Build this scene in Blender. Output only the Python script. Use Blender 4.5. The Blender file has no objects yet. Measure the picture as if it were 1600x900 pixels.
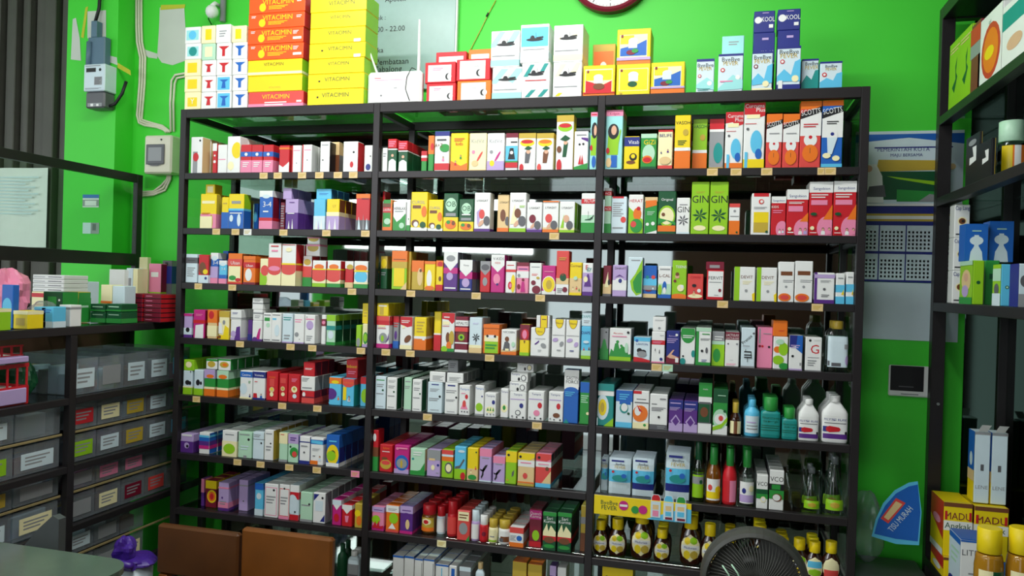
import bpy, math, random
from mathutils import Vector, Matrix
random.seed(7)
S = bpy.context.scene; COL = S.collection; PI = math.pi
# ---------------------------------------------------------------- camera
YAW, PITCH, ROLL, FOC = .2595, -.0053, .0297, 1211.7
CAM = Vector((1.6885, -2.1631, 1.34))
fw = Vector((-math.sin(YAW)*math.cos(PITCH), math.cos(YAW)*math.cos(PITCH), math.sin(PITCH)))
r0 = Vector((math.cos(YAW), math.sin(YAW), 0)); u0 = r0.cross(fw)
rt = r0*math.cos(ROLL)+u0*math.sin(ROLL); up = u0*math.cos(ROLL)-r0*math.sin(ROLL)
cd = bpy.data.cameras.new('camera'); cam = bpy.data.objects.new('camera', cd); COL.objects.link(cam)
cam.matrix_world = Matrix(((rt.x, up.x, -fw.x, CAM.x), (rt.y, up.y, -fw.y, CAM.y), (rt.z, up.z, -fw.z, CAM.z), (0, 0, 0, 1)))
cd.sensor_width = 36; cd.lens = FOC/1600*36; cd.clip_start = .02; S.camera = cam
S.view_settings.view_transform = 'Standard'; S.view_settings.look = 'None'
S.view_settings.exposure = 0.0; S.view_settings.gamma = 1
S.view_settings.use_curve_mapping = False
# ---------------------------------------------------------------- light
w = bpy.data.worlds.new('world'); S.world = w; w.use_nodes = True
w.node_tree.nodes['Background'].inputs[0].default_value = (.86, .93, 1, 1)
w.node_tree.nodes['Background'].inputs[1].default_value = 1.6
def area(name, loc, rot, sx, sy, e, col=(1, 1, 1)):
    l = bpy.data.lights.new(name, 'AREA'); l.shape = 'RECTANGLE'; l.size = sx; l.size_y = sy; l.energy = e; l.color = col
    o = bpy.data.objects.new(name, l); o.location = loc; o.rotation_euler = rot; COL.objects.link(o); return o
area('tube_light', (.95, -.66, 2.55), (math.radians(16), 0, 0), 1.4, .05, 21, (.97, 1, .97))
area('tube_light', (1.5, -2.3, 2.9), (0, 0, 0), .1, 1.25, 13, (.97, 1, .98))
area('shop_window', (-.6, -3.5, 2.0), (math.radians(86), 0, math.radians(-24)), 1.6, .8, 32, (.95, .98, 1))
# ---------------------------------------------------------------- projection helpers
def ray(px, py): return fw+rt*((px-800)/FOC)-up*((py-450)/FOC)
def at(px, py, ax, v):
    d = ray(px, py); return CAM+d*((v-CAM[ax])/d[ax])
# ---------------------------------------------------------------- materials
def lin(c):
    c /= 255; return c/12.92 if c <= .04045 else ((c+.055)/1.055)**2.4
def mat(name, rgb, rough=.5, metal=0, spec=.5, var=.06, scale=40, coat=0, bump=0):
    m = bpy.data.materials.new(name); m.use_nodes = True; nt = m.node_tree; b = nt.nodes['Principled BSDF']
    c = [lin(x) for x in rgb]
    b.inputs['Roughness'].default_value = rough; b.inputs['Metallic'].default_value = metal
    b.inputs['Specular IOR Level'].default_value = spec; b.inputs['Coat Weight'].default_value = coat
    tc = nt.nodes.new('ShaderNodeTexCoord'); n = nt.nodes.new('ShaderNodeTexNoise'); n.inputs['Scale'].default_value = scale
    nt.links.new(tc.outputs['Object'], n.inputs['Vector'])
    r = nt.nodes.new('ShaderNodeMapRange'); r.inputs['To Min'].default_value = 1-var; r.inputs['To Max'].default_value = 1+var
    nt.links.new(n.outputs['Fac'], r.inputs['Value'])
    v = nt.nodes.new('ShaderNodeVectorMath'); v.operation = 'SCALE'; v.inputs[0].default_value = c
    nt.links.new(r.outputs['Result'], v.inputs['Scale']); nt.links.new(v.outputs[0], b.inputs['Base Color'])
    if bump:
        bp = nt.nodes.new('ShaderNodeBump'); bp.inputs['Strength'].default_value = bump; bp.inputs['Distance'].default_value = .01
        nt.links.new(n.outputs['Fac'], bp.inputs['Height']); nt.links.new(bp.outputs[0], b.inputs['Normal'])
    return m
def glassy(name, tint, refl=.06, rough=.02, hazy=0):
    """thin clear sheet: see-through with a Fresnel reflection (same for every ray)"""
    m = bpy.data.materials.new(name); m.use_nodes = True; nt = m.node_tree; nt.nodes.clear()
    o = nt.nodes.new('ShaderNodeOutputMaterial'); t = nt.nodes.new('ShaderNodeBsdfTransparent'); t.inputs[0].default_value = (*tint, 1)
    g = nt.nodes.new('ShaderNodeBsdfGlossy'); g.inputs['Roughness'].default_value = rough
    f = nt.nodes.new('ShaderNodeLayerWeight'); f.inputs[0].default_value = .5
    e = nt.nodes.new('ShaderNodeMath'); e.operation = 'POWER'; e.inputs[1].default_value = 4
    nt.links.new(f.outputs['Facing'], e.inputs[0])
    a = nt.nodes.new('ShaderNodeMath'); a.operation = 'ADD'; a.inputs[1].default_value = refl; a.use_clamp = True
    nt.links.new(e.outputs[0], a.inputs[0])
    x = nt.nodes.new('ShaderNodeMixShader'); nt.links.new(a.outputs[0], x.inputs[0]); nt.links.new(t.outputs[0], x.inputs[1]); nt.links.new(g.outputs[0], x.inputs[2])
    last = x
    if hazy:
        d = nt.nodes.new('ShaderNodeBsdfDiffuse'); d.inputs[0].default_value = (.75, .78, .8, 1)
        y = nt.nodes.new('ShaderNodeMixShader'); y.inputs[0].default_value = hazy
        nt.links.new(x.outputs[0], y.inputs[1]); nt.links.new(d.outputs[0], y.inputs[2]); last = y
    nt.links.new(last.outputs[0], o.inputs[0]); return m
PAL = dict(W=(240, 240, 238), K=(28, 28, 32), R=(205, 30, 42), O=(240, 120, 30), Y=(245, 215, 20), G=(45, 150, 62), D=(16, 84, 48),
    L=(150, 205, 30), B=(30, 100, 190), N=(35, 45, 130), C=(95, 195, 235), T=(30, 145, 140), P=(92, 45, 135), V=(190, 165, 215),
    M=(200, 35, 130), I=(240, 140, 175), S=(150, 152, 155), E=(232, 200, 145), A=(120, 70, 40), H=(215, 232, 240), F=(225, 175, 145),
    U=(125, 22, 48), Q=(185, 225, 195), X=(250, 240, 190), Z=(95, 95, 100), J=(200, 170, 60), c=(160, 225, 225), r=(225, 75, 70), o=(240, 88, 26))
MT = {}
CN = dict(W='white', K='black', R='red', O='orange', Y='yellow', G='green', D='dark_green', L='lime', B='blue', N='navy', C='sky_blue', T='teal', P='purple',
    V='lilac', M='magenta', I='pink', S='grey', E='tan', A='brown', H='pale_blue', F='skin_tone', U='maroon', Q='mint', X='cream', Z='dark_grey', J='gold', c='aqua', r='coral', o='bright_orange')
def pm(k):
    if k not in MT: MT[k] = mat('card_'+CN[k], PAL[k], rough=.38, var=.05, scale=25)
    return MT[k]
M = {}
M['frame'] = mat('dark_aluminium', (46, 42, 44), rough=.38, metal=.35, var=.1)
M['wall'] = mat('green_wall_paint', (70, 218, 56), rough=.5, var=.1, scale=3, bump=.06)
M['wallwhite'] = mat('bare_white_plaster', (205, 212, 200), rough=.8, var=.08, scale=9)
M['yellowpatch'] = mat('old_yellow_paint', (196, 200, 50), rough=.7)
M['mirror'] = mat('mirror_glass', (160, 168, 164), rough=.03, metal=1, var=.02)
M['mirror2'] = mat('dark_mirror_glass', (84, 100, 92), rough=.04, metal=1, var=.02)
M['glass'] = glassy('shelf_glass', (.80, .90, .86), .05)
M['sglass'] = glassy('side_glass', (.86, .95, .88), .03)
M['clear'] = glassy('clear_plastic', (.80, .84, .88), .05, .12, .12)
M['bottleglass'] = glassy('clear_bottle_glass', (.88, .93, .9), .06, .03)
M['wood'] = mat('orange_brown_wood', (120, 66, 12), rough=.4, var=.25, scale=14)
M['wood2'] = mat('dark_brown_wood', (88, 48, 12), rough=.45, var=.25, scale=14)
M['gate'] = mat('dull_grey_gate_metal', (82, 82, 74), rough=.6, var=.2, scale=12)
M['dark'] = mat('black_plastic', (24, 24, 26), rough=.5)
M['beige'] = mat('cream_plastic', (226, 222, 200), rough=.4)
M['strip'] = mat('bamboo_strip', (158, 140, 96), rough=.6, var=.2)
M['floor'] = mat('beige_floor_tile', (150, 145, 135), rough=.25, scale=2, var=.1)
M['wallgrey'] = mat('grey_plaster', (128, 126, 120), rough=.8)
M['ceil'] = mat('white_ceiling', (225, 225, 220), rough=.8)
M['amber'] = mat('amber_bottle', (52, 20, 8), rough=.12, spec=.7)
M['honey'] = mat('honey_syrup', (120, 70, 12), rough=.12, spec=.7)
M['steel'] = mat('zinc_screw', (200, 200, 200), rough=.3, metal=1)
M['brownwall'] = mat('brown_cupboard_wood', (92, 60, 48), rough=.5, var=.2, scale=6)
M['counter'] = mat('grey_green_glass_top', (88, 104, 92), rough=.12, spec=.6)
M['honeyj'] = mat('golden_honey', (170, 120, 30), rough=.1, spec=.6)
# ---------------------------------------------------------------- mesh builder
class MB:
    def __init__(s): s.v = []; s.f = []; s.m = []; s.mats = []; s.sm = []
    def mi(s, m):
        if isinstance(m, str): m = M[m] if m in M else pm(m)
        if m not in s.mats: s.mats.append(m)
        return s.mats.index(m)
    def poly(s, pts, m, smooth=False):
        n = len(s.v); s.v += [tuple(p) for p in pts]; s.f.append(tuple(range(n, n+len(pts)))); s.m.append(s.mi(m)); s.sm.append(smooth)
    def box(s, x0, x1, y0, y1, z0, z1, m, c=None, side=None):
        """bevelled box"""
        if c is None: c = min(.0015, (x1-x0)*.12, (y1-y0)*.12, (z1-z0)*.12)
        mi = s.mi(m); si = s.mi(side) if side else mi
        n = len(s.v); lo = (x0, y0, z0); hi = (x1, y1, z1); idx = {}
        for sx in (0, 1):
            for sy in (0, 1):
                for sz in (0, 1):
                    sg = (sx, sy, sz)
                    for ax in range(3):
                        p = [0, 0, 0]
                        for a in range(3):
                            base = hi[a] if sg[a] else lo[a]; d = 0 if a == ax else c
                            p[a] = base-d if sg[a] else base+d
                        idx[(sg, ax)] = len(s.v); s.v.append(tuple(p))
        def add(l, k): s.f.append(tuple(l)); s.m.append(k); s.sm.append(False)
        for ax in range(3):
            a, b = [k for k in range(3) if k != ax]
            for q in (0, 1):
                l = []
                for (i, j) in ((0, 0), (1, 0), (1, 1), (0, 1)):
                    g = [0, 0, 0]; g[ax] = q; g[a] = i; g[b] = j; l.append(idx[(tuple(g), ax)])
                if (q == 0) != (ax == 1): l.reverse()
                add(l, si if ax == 0 else mi)
        for ax in range(3):
            a, b = [k for k in range(3) if k != ax]
            for i in (0, 1):
                for j in (0, 1):
                    g0 = [0, 0, 0]; g1 = [0, 0, 0]; g0[a] = g1[a] = i; g0[b] = g1[b] = j; g0[ax] = 0; g1[ax] = 1
                    add([idx[(tuple(g0), a)], idx[(tuple(g1), a)], idx[(tuple(g1), b)], idx[(tuple(g0), b)]], mi)
        for sx in (0, 1):
            for sy in (0, 1):
                for sz in (0, 1): add([idx[((sx, sy, sz), k)] for k in range(3)], mi)
    def tube(s, pts, r, m, n=8, r1=None):
        mi = s.mi(m); pts = [Vector(p) for p in pts]; rings = []
        for i, p in enumerate(pts):
            d = (pts[min(i+1, len(pts)-1)]-pts[max(i-1, 0)]).normalized()
            a = d.orthogonal().normalized() if i == 0 else (a-d*a.dot(d)).normalized()
            b = d.cross(a); rr = r if r1 is None else r+(r1-r)*i/(len(pts)-1); st = len(s.v)
            for k in range(n):
                t = 2*PI*k/n; s.v.append(tuple(p+a*rr*math.cos(t)+b*rr*math.sin(t)))
            rings.append(st)
        for i in range(len(rings)-1):
            for k in range(n):
                s.f.append((rings[i]+k, rings[i]+(k+1) % n, rings[i+1]+(k+1) % n, rings[i+1]+k)); s.m.append(mi); s.sm.append(True)
        s.f.append(tuple(rings[0]+k for k in range(n))[::-1]); s.m.append(mi); s.sm.append(False)
        s.f.append(tuple(rings[-1]+k for k in range(n))); s.m.append(mi); s.sm.append(False)
    def lathe(s, prof, m, n=20, cx=0, cy=0, dy=1, ex=2, caps=True):
        """prof: (r,z) list; dy squashes depth; ex = superellipse exponent (2 round, 6 squarish)"""
        mi = s.mi(m); rings = []
        for r, z in prof:
            st = len(s.v)
            for k in range(n):
                t = 2*PI*(k+.5)/n; c, q = math.cos(t), math.sin(t)
                x = math.copysign(abs(c)**(2/ex), c); y = math.copysign(abs(q)**(2/ex), q)
                s.v.append((cx+r*x, cy+r*y*dy, z))
            rings.append(st)
        for i in range(len(rings)-1):
            for k in range(n):
                s.f.append((rings[i]+k, rings[i]+(k+1) % n, rings[i+1]+(k+1) % n, rings[i+1]+k)); s.m.append(mi); s.sm.append(True)
        if caps:
            s.f.append(tuple(rings[0]+k for k in range(n))[::-1]); s.m.append(mi); s.sm.append(False)
            s.f.append(tuple(rings[-1]+k for k in range(n))); s.m.append(mi); s.sm.append(False)
    def mesh(s, name):
        me = bpy.data.meshes.new(name); me.from_pydata(s.v, [], s.f)
        for m in s.mats: me.materials.append(m)
        me.polygons.foreach_set('material_index', s.m); me.polygons.foreach_set('use_smooth', s.sm); me.update(); return me
    def build(s, name, parent=None, loc=(0, 0, 0), rot=None):
        o = bpy.data.objects.new(name, s.mesh(name)); COL.objects.link(o); o.location = loc
        if rot: o.rotation_euler = rot
        if parent: o.parent = parent
        return o
USED = {}
def tag(o, label, cat, group=None):
    label = label.strip()
    if label in USED:
        USED[label] += 1; print('DUP LABEL', label)
    USED.setdefault(label, 1)
    if len(label.split()) > 16: print('LONG', len(label.split()), label)
    o['label'] = label; o['category'] = cat
    if group: o['group'] = group
    return o
def empty(name, loc=(0, 0, 0), rz=0):
    o = bpy.data.objects.new(name, None); o.empty_display_size = .02; COL.objects.link(o); o.location = loc; o.rotation_euler = (0, 0, rz); return o
def struct(o): o['kind'] = 'structure'; return o
# ---------------------------------------------------------------- lettering
TX = {}
def text_geo(s):
    """flat glyph faces of a string, normalised to cap height 1, centred at x=0, baseline z=0"""
    if s in TX: return TX[s]
    c = bpy.data.curves.new('t', 'FONT'); c.body = s; c.resolution_u = 2; c.align_x = 'CENTER'
    o = bpy.data.objects.new('t', c); COL.objects.link(o)
    me = bpy.data.meshes.new_from_object(o.evaluated_get(bpy.context.evaluated_depsgraph_get()))
    v = [(p.co.x, p.co.y) for p in me.vertices]; f = [tuple(p.vertices) for p in me.polygons]
    bpy.data.objects.remove(o); bpy.data.meshes.remove(me); bpy.data.curves.remove(c)
    if not v: v = [(0, 0)]
    x0 = min(p[0] for p in v); x1 = max(p[0] for p in v); y0 = 0; h = .7
    v = [((p[0]-(x0+x1)/2)/h, p[1]/h) for p in v]
    TX[s] = (v, f, (x1-x0)/h); return TX[s]
class Face:
    """draws printing on a flat face: o = lower-left corner, ux/uz unit vectors, w,h size, n outward"""
    def __init__(s, mb, o, ux, uz, w, h, n):
        s.mb = mb; s.o = Vector(o); s.ux = Vector(ux); s.uz = Vector(uz); s.w = w; s.h = h; s.n = Vector(n); s.k = 1
    def P(s, u, v): return s.o+s.ux*(u*s.w)+s.uz*(v*s.h)+s.n*(.00022*s.k)
    def rect(s, u0, v0, u1, v1, c):
        s.mb.poly([s.P(u0, v0), s.P(u1, v0), s.P(u1, v1), s.P(u0, v1)], c); s.k += 1
    def ell(s, u, v, ru, rv, c, n=18, tilt=0):
        pts = []
        for i in range(n):
            a = 2*PI*i/n; x = ru*s.w*math.cos(a); y = rv*s.h*math.sin(a); t = math.radians(tilt)
            x, y = x*math.cos(t)-y*math.sin(t), x*math.sin(t)+y*math.cos(t)
            pts.append(s.P(min(1, max(0, u+x/s.w)), min(1, max(0, v+y/s.h))))
        s.mb.poly(pts, c); s.k += 1
    def pol(s, c, uv): s.mb.poly([s.P(*q) for q in uv], c); s.k += 1
    def text(s, u, v, hh, c, t, maxw=.92, rot=0):
        gv, gf, gw = text_geo(t.replace('_', ' ')); sc = hh*s.h
        sx = min(sc, maxw*s.w/gw)
        if not rot: sx = min(sx, 1.94*min(u, 1-u)*s.w/gw)
        n = len(s.mb.v); mi = s.mb.mi(c); t_ = math.radians(rot)
        for x, y in gv:
            X = x*sx; Y = y*sc
            if rot: X, Y = X*math.cos(t_)-Y*math.sin(t_), X*math.sin(t_)+Y*math.cos(t_)
            s.mb.v.append(tuple(s.o+s.ux*(u*s.w+X)+s.uz*(v*s.h+Y)+s.n*(.00022*s.k)))
        for f in gf: s.mb.f.append(tuple(n+i for i in f)); s.mb.m.append(mi); s.mb.sm.append(False)
        s.k += 1
    def lines(s, u0_, u1_, v0, v1, n, c):
        for i in range(n):
            t = v1-(v1-v0)*(i+.5)/n; hh = (v1-v0)/n*.22; e = u1_-(u1_-u0_)*((i*37) % 5)*.08
            s.mb.poly([s.P(u0_, t-hh), s.P(e, t-hh), s.P(e, t+hh), s.P(u0_, t+hh)], c)
        s.k += 1
    def draw(s, toks):
        for t in toks:
            a = t.split(','); k = a[0]
            g = lambda i: float(a[i])/100
            if k == 'b' or k == 'q': s.rect(0, g(1), 1, g(2), a[3])
            elif k == 'r': s.rect(g(1), g(2), g(3), g(4), a[5])
            elif k == 'c': s.ell(g(1), g(2), g(3), g(3)*s.w/s.h, a[4])
            elif k == 'e': s.ell(g(1), g(2), g(3), g(4), a[5], tilt=float(a[6]) if len(a) > 6 else 0)
            elif k == 't': s.text(g(1), g(2), g(3), a[4], a[5], rot=float(a[6]) if len(a) > 6 else 0)
            elif k == 'l': s.lines(g(1), g(2), g(3), g(4), int(a[5]), a[6])
            elif k == 'p':
                z = [float(x)/100 for x in a[2:]]; s.pol(a[1], list(zip(z[::2], z[1::2])))
            elif k == 'h':                                   # small printed person: h,u,v(feet),size,coat
                u, v, z = g(1), g(2), g(3); q = s.w/s.h
                s.pol(a[4], [(u-z*.55, v), (u+z*.55, v), (u+z*.5, v+z*.9*q), (u+z*.2, v+z*1.15*q), (u-z*.2, v+z*1.15*q), (u-z*.5, v+z*.9*q)])
                s.ell(u, v+z*1.62*q, z*.36, z*.44*q, 'K', 10); s.ell(u, v+z*1.5*q, z*.27, z*.36*q, 'F', 10)
            elif k == 'f':                                   # flower / leaf rosette
                u, v, z = g(1), g(2), g(3); q = s.w/s.h
                for i in range(7):
                    an = PI*2*i/7+.4
                    s.pol(a[4], [(u, v), (u+z*math.cos(an-.25)*.6, v+z*q*math.sin(an-.25)*.6), (u+z*math.cos(an), v+z*q*math.sin(an)), (u+z*math.cos(an+.25)*.6, v+z*q*math.sin(an+.25)*.6)]); s.k -= 1
                s.k += 1
def box_mesh(name, w, d, h, des):
    """carton, origin at the bottom centre of its front face; front looks to -Y"""
    mb = MB(); tk = des.split(); bc = tk[0].split('/')
    mb.box(-w/2, w/2, 0, d, 0, h, bc[0], side=bc[1] if len(bc) > 1 else None)
    f = Face(mb, (-w/2, 0, 0), (1, 0, 0), (0, 0, 1), w, h, (0, -1, 0)); f.draw(tk[1:])
    for sx in (-1, 1):
        g = Face(mb, (sx*w/2, 0 if sx > 0 else d, 0), (0, sx, 0), (0, 0, 1), d, h, (sx, 0, 0))
        for t in tk[1:]:
            a = t.split(',')
            if a[0] == 'b': g.rect(.01, float(a[1])/100, .99, float(a[2])/100, a[3])
    # closing flap seam on the top
    t = Face(mb, (-w/2, 0, h), (1, 0, 0), (0, 1, 0), w, d, (0, 0, 1)); t.rect(.03, .06, .97, .075, 'S')
    return mb.mesh(name)
ORD = ['top', 'second', 'third', 'fourth', 'fifth', 'sixth', 'seventh', 'lowest']
NTH = ['', 'second', 'third', 'fourth', 'fifth', 'sixth', 'seventh', 'eighth', 'ninth', 'tenth']
# ---------------------------------------------------------------- room
WY = .325
def slab(name, x0, x1, y0, y1, z0, z1, m, parent=None):
    b = MB(); b.box(x0, x1, y0, y1, z0, z1, m, c=.0005); return b.build(name, parent)
struct(slab('floor', -1.8, 3.6, -4.2, .5, -.05, 0, 'floor'))
struct(slab('ceiling', -1.8, 3.6, -4.2, .5, 3.0, 3.05, 'ceil'))
struct(slab('wall_back', -.79, 3.5, WY, WY+.12, 0, 3.0, 'wall'))
struct(slab('wall_right', 3.4, 3.5, -4.2, WY, 0, 3.0, 'wallgrey'))
# street side at the left: sill, lintel and end piers round the wide open shop front
wl = struct(slab('wall_left', -1.75, -1.65, -4.2, .45, 2.45, 3.0, 'wall'))
slab('sill', -1.75, -1.65, -4.2, .45, 0, .95, 'wallgrey', wl); slab('pier', -1.75, -1.65, -4.2, -3.4, .95, 2.45, 'wall', wl); slab('pier', -1.75, -1.65, -.1, .45, .95, 2.45, 'gate', wl)
fr = struct(slab('wall_front', -1.65, 3.4, -4.2, -4.1, 2.3, 3.0, 'wallgrey'))
slab('pier', -1.65, .2, -4.2, -4.1, 0, 2.3, 'wallgrey', fr); slab('pier', 1.3, 3.4, -4.2, -4.1, 0, 2.3, 'brownwall', fr)
# pillar and gate at the left
struct(slab('trim_1', -.715, -.487, .235, WY, 0, 3.0, 'wall'))
b = MB()
gx = -1.64
b.box(-1.64, -.79, WY+.03, WY+.05, 0, 3.0, 'gate', c=.001)
i = 0
while gx < -.80:
    wd = (.022 if i % 3 else .034) if gx < -.96 else .05
    b.box(gx, gx+wd, WY-.02 if i % 2 else WY, WY+.028, 0, 3.0, 'gate', c=.003); gx += wd+.012; i += 1
struct(b.build('door_1'))
# stains and bare patches on the wall paint
def patch(px, y, m, par=None, off=0):
    b = MB(); pts = [at(a, c, 1, y) for a, c in px]; b.poly([(p.x, y-.0012-off, p.z) for p in pts], m)
    o = b.build('paint_patch', par); return o
wb = bpy.data.objects['wall_back']; tr1 = bpy.data.objects['trim_1']
patch([(250, 12), (288, 8), (291, 60), (290, 95), (270, 102), (253, 98), (246, 88), (249, 40)], WY, 'wallwhite', wb)
patch([(252, 8), (290, 7), (289, 13), (251, 16)], WY, 'yellowpatch', wb, .0006)
patch([(218, 62), (228, 78), (246, 84), (246, 92), (232, 90), (216, 74)], WY, 'wallwhite', wb)
patch([(207, 10), (211, 8), (211, 60), (206, 88)], WY, 'yellowpatch', wb)
patch([(137, 18), (166, 16), (166, 58), (158, 58), (150, 60), (137, 60)], .235, 'wallwhite', tr1)
patch([(114, 30), (119, 28), (125, 60), (127, 95), (111, 93)], .235, 'wallwhite', tr1)
patch([(134, 12), (138, 10), (131, 60), (127, 58)], .235, 'yellowpatch', tr1)
patch([(168, 86), (183, 90), (184, 102), (168, 96)], .235, 'wallwhite', tr1)
patch([(184, 98), (204, 110), (205, 118), (184, 106)], .235, 'yellowpatch', tr1)
# ---------------------------------------------------------------- main display rack
BW = .68; PW = .0104; DEP = .285
SZ = [1.667, 1.4895, 1.313, 1.1347, .950, .761, .582, .400, .20]; TOP = 1.873
rack = empty('display_rack', (BW*1.5, .14, 0))
tag(rack, 'wide dark metal display rack with glass shelves and mirrored back against green wall', 'shelf rack')
def part(name, x0, x1, y0, y1, z0, z1, m, par, c=.001):
    b = MB(); L = par.location; b.box(x0-L.x, x1-L.x, y0-L.y, y1-L.y, z0-L.z, z1-L.z, m, c=c); return b.build(name, par)
for k in range(4):
    part('post', k*BW-PW, k*BW+PW, -.012, .010, 0, TOP, 'frame', rack)
    part('post', k*BW-PW, k*BW+PW, DEP-.02, DEP, 0, TOP, 'frame', rack)
    part('side_rail', k*BW-PW+.001, k*BW+PW-.001, .0105, DEP-.0205, TOP-.028, TOP-.007, 'frame', rack)
for k in range(3):
    a, c = k*BW+PW+.0003, (k+1)*BW-PW-.0003
    part('front_rail', a, c, -.012, .010, TOP-.028, TOP, 'frame', rack)
    part('back_rail', a, c, DEP-.02, DEP, TOP-.028, TOP, 'frame', rack)
    part('glass_shelf', a+.001, c-.001, .0105, DEP-.0205, TOP-.006, TOP, 'glass', rack, c=.0005)
    part('mirror_back', a+.001, c-.001, DEP-.006, DEP-.002, .05, TOP-.03, 'mirror', rack, c=.0005)
    for z in SZ[:8]:
        part('shelf_rail', a, c, -.012, .010, z-.020, z, 'frame', rack)
        part('glass_shelf', a+.001, c-.001, .0105, DEP-.007, z-.006, z, 'glass', rack, c=.0005)
for x in (.0, 3*BW):
    part('side_glass', x-.002, x+.002, .011, DEP-.021, .05, TOP-.03, 'sglass', rack, c=.0004)
    for z in SZ[:8]: part('side_rail', x-.006, x+.006, .0105, DEP-.0205, z-.022, z-.008, 'frame', rack) if x > 1 or z < .8 else None
# price tags stuck on the front rails (parts of the rack)
TAGS = [(412, 274, 0, 'E'), (434, 274, 0, 'E'), (472, 274, 0, 'E'), (499, 275, 0, 'E'), (528, 275, 0, 'E'), (552, 275, 0, 'E'), (1113, 270, 0, 'E'), (1150, 270, 0, 'E'), (1198, 270, 0, 'E'), (1283, 270, 0, 'E'), (1297, 270, 0, 'E'),
 (338, 361, 1, 'E'), (368, 362, 1, 'E'), (387, 362, 1, 'W'), (443, 363, 1, 'E'), (510, 364, 1, 'E'), (571, 363, 1, 'E'), (866, 369, 1, 'E'),
 (310, 447, 2, 'E'), (363, 449, 2, 'E'), (550, 455, 2, 'E'), (642, 458, 2, 'E'), (744, 463, 2, 'E'), (844, 468, 2, 'E'), (1129, 477, 2, 'E'), (1277, 481, 2, 'E'),
 (375, 539, 3, 'E'), (454, 542, 3, 'E'), (488, 543, 3, 'E'), (564, 548, 3, 'E'), (603, 549, 3, 'E'), (641, 552, 3, 'E'), (765, 562, 3, 'E'), (1026, 575, 3, 'E'), (1043, 578, 3, 'Q'),
 (307, 623, 4, 'E'), (441, 634, 4, 'E'), (496, 638, 4, 'E'), (668, 651, 4, 'E'), (839, 665, 4, 'E'),
 (371, 725, 5, 'E'), (407, 730, 5, 'E'), (452, 732, 5, 'E'), (495, 737, 5, 'E'), (555, 742, 5, 'I'), (690, 850, 6, 'X')]
for px, py, s_, c in TAGS:
    p = at(px, py, 1, -.0125); z = SZ[s_]; b = MB(); ww = .011 if px not in (1283,) else .006
    b.box(-ww-.003, ww+.003, -.0012, 0, -.0095, .0095, c, c=.0002)
    f = Face(b, (-ww-.003, -.0012, -.0095), (1, 0, 0), (0, 0, 1), 2*ww+.006, .019, (0, -1, 0)); f.lines(.12, .88, .2, .8, 3, 'J')
    o = b.build('price_tag', rack, (p.x-rack.location.x, -.0122-rack.location.y, z-.011))
    if c != 'E': o['label'] = {'W': 'white price tag', 'Q': 'pale green price tag', 'I': 'pink price tag', 'X': 'pale yellow price tag'}[c]
# ---------------------------------------------------------------- stock on the shelves
BAY = ['left', 'middle', 'right']
def proj(P):
    v = Vector(P)-CAM; z = v.dot(fw); return 800+FOC*v.dot(rt)/z, 450-FOC*v.dot(up)/z
def xz(x0, x1, yt, Y, zb):
    """pixel column edges + top row on the plane Y -> world x0, x1, z top"""
    zt = at((x0+x1)/2, yt, 1, Y).z; zm = (zb+zt)/2; r = []
    for x in (x0, x1):
        py = yt+20
        for _ in range(4):
            p = at(x, py, 1, Y); py = proj((p.x, Y, zm))[1]
        r.append(at(x, py, 1, Y).x)
    return r[0], r[1], zt
REG = {}
def hit(key, a):
    for q in REG.get(key, []):
        if a[0] < q[1]-1e-5 and a[1] > q[0]+1e-5 and a[2] < q[3]-1e-5 and a[3] > q[2]+1e-5 and a[4] < q[5]-1e-5 and a[5] > q[4]+1e-5: return q
    return None
NSTOCK = [0]; BEHIND = []
def kindname(d):
    for k, v in (('cube', 'cube_box'), ('vitamin box', 'vitamin_box'), ('tea box', 'tea_box'), ('patch box', 'patch_box'), ('with ship', 'capsule_box'), ('syrup', 'syrup_box'), ('tonic', 'tonic_box'), ('fish-oil', 'fish_oil_box'), ('oil carton', 'coconut_oil_box')):
        if k in d: return v
    return 'medicine_box'
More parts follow.
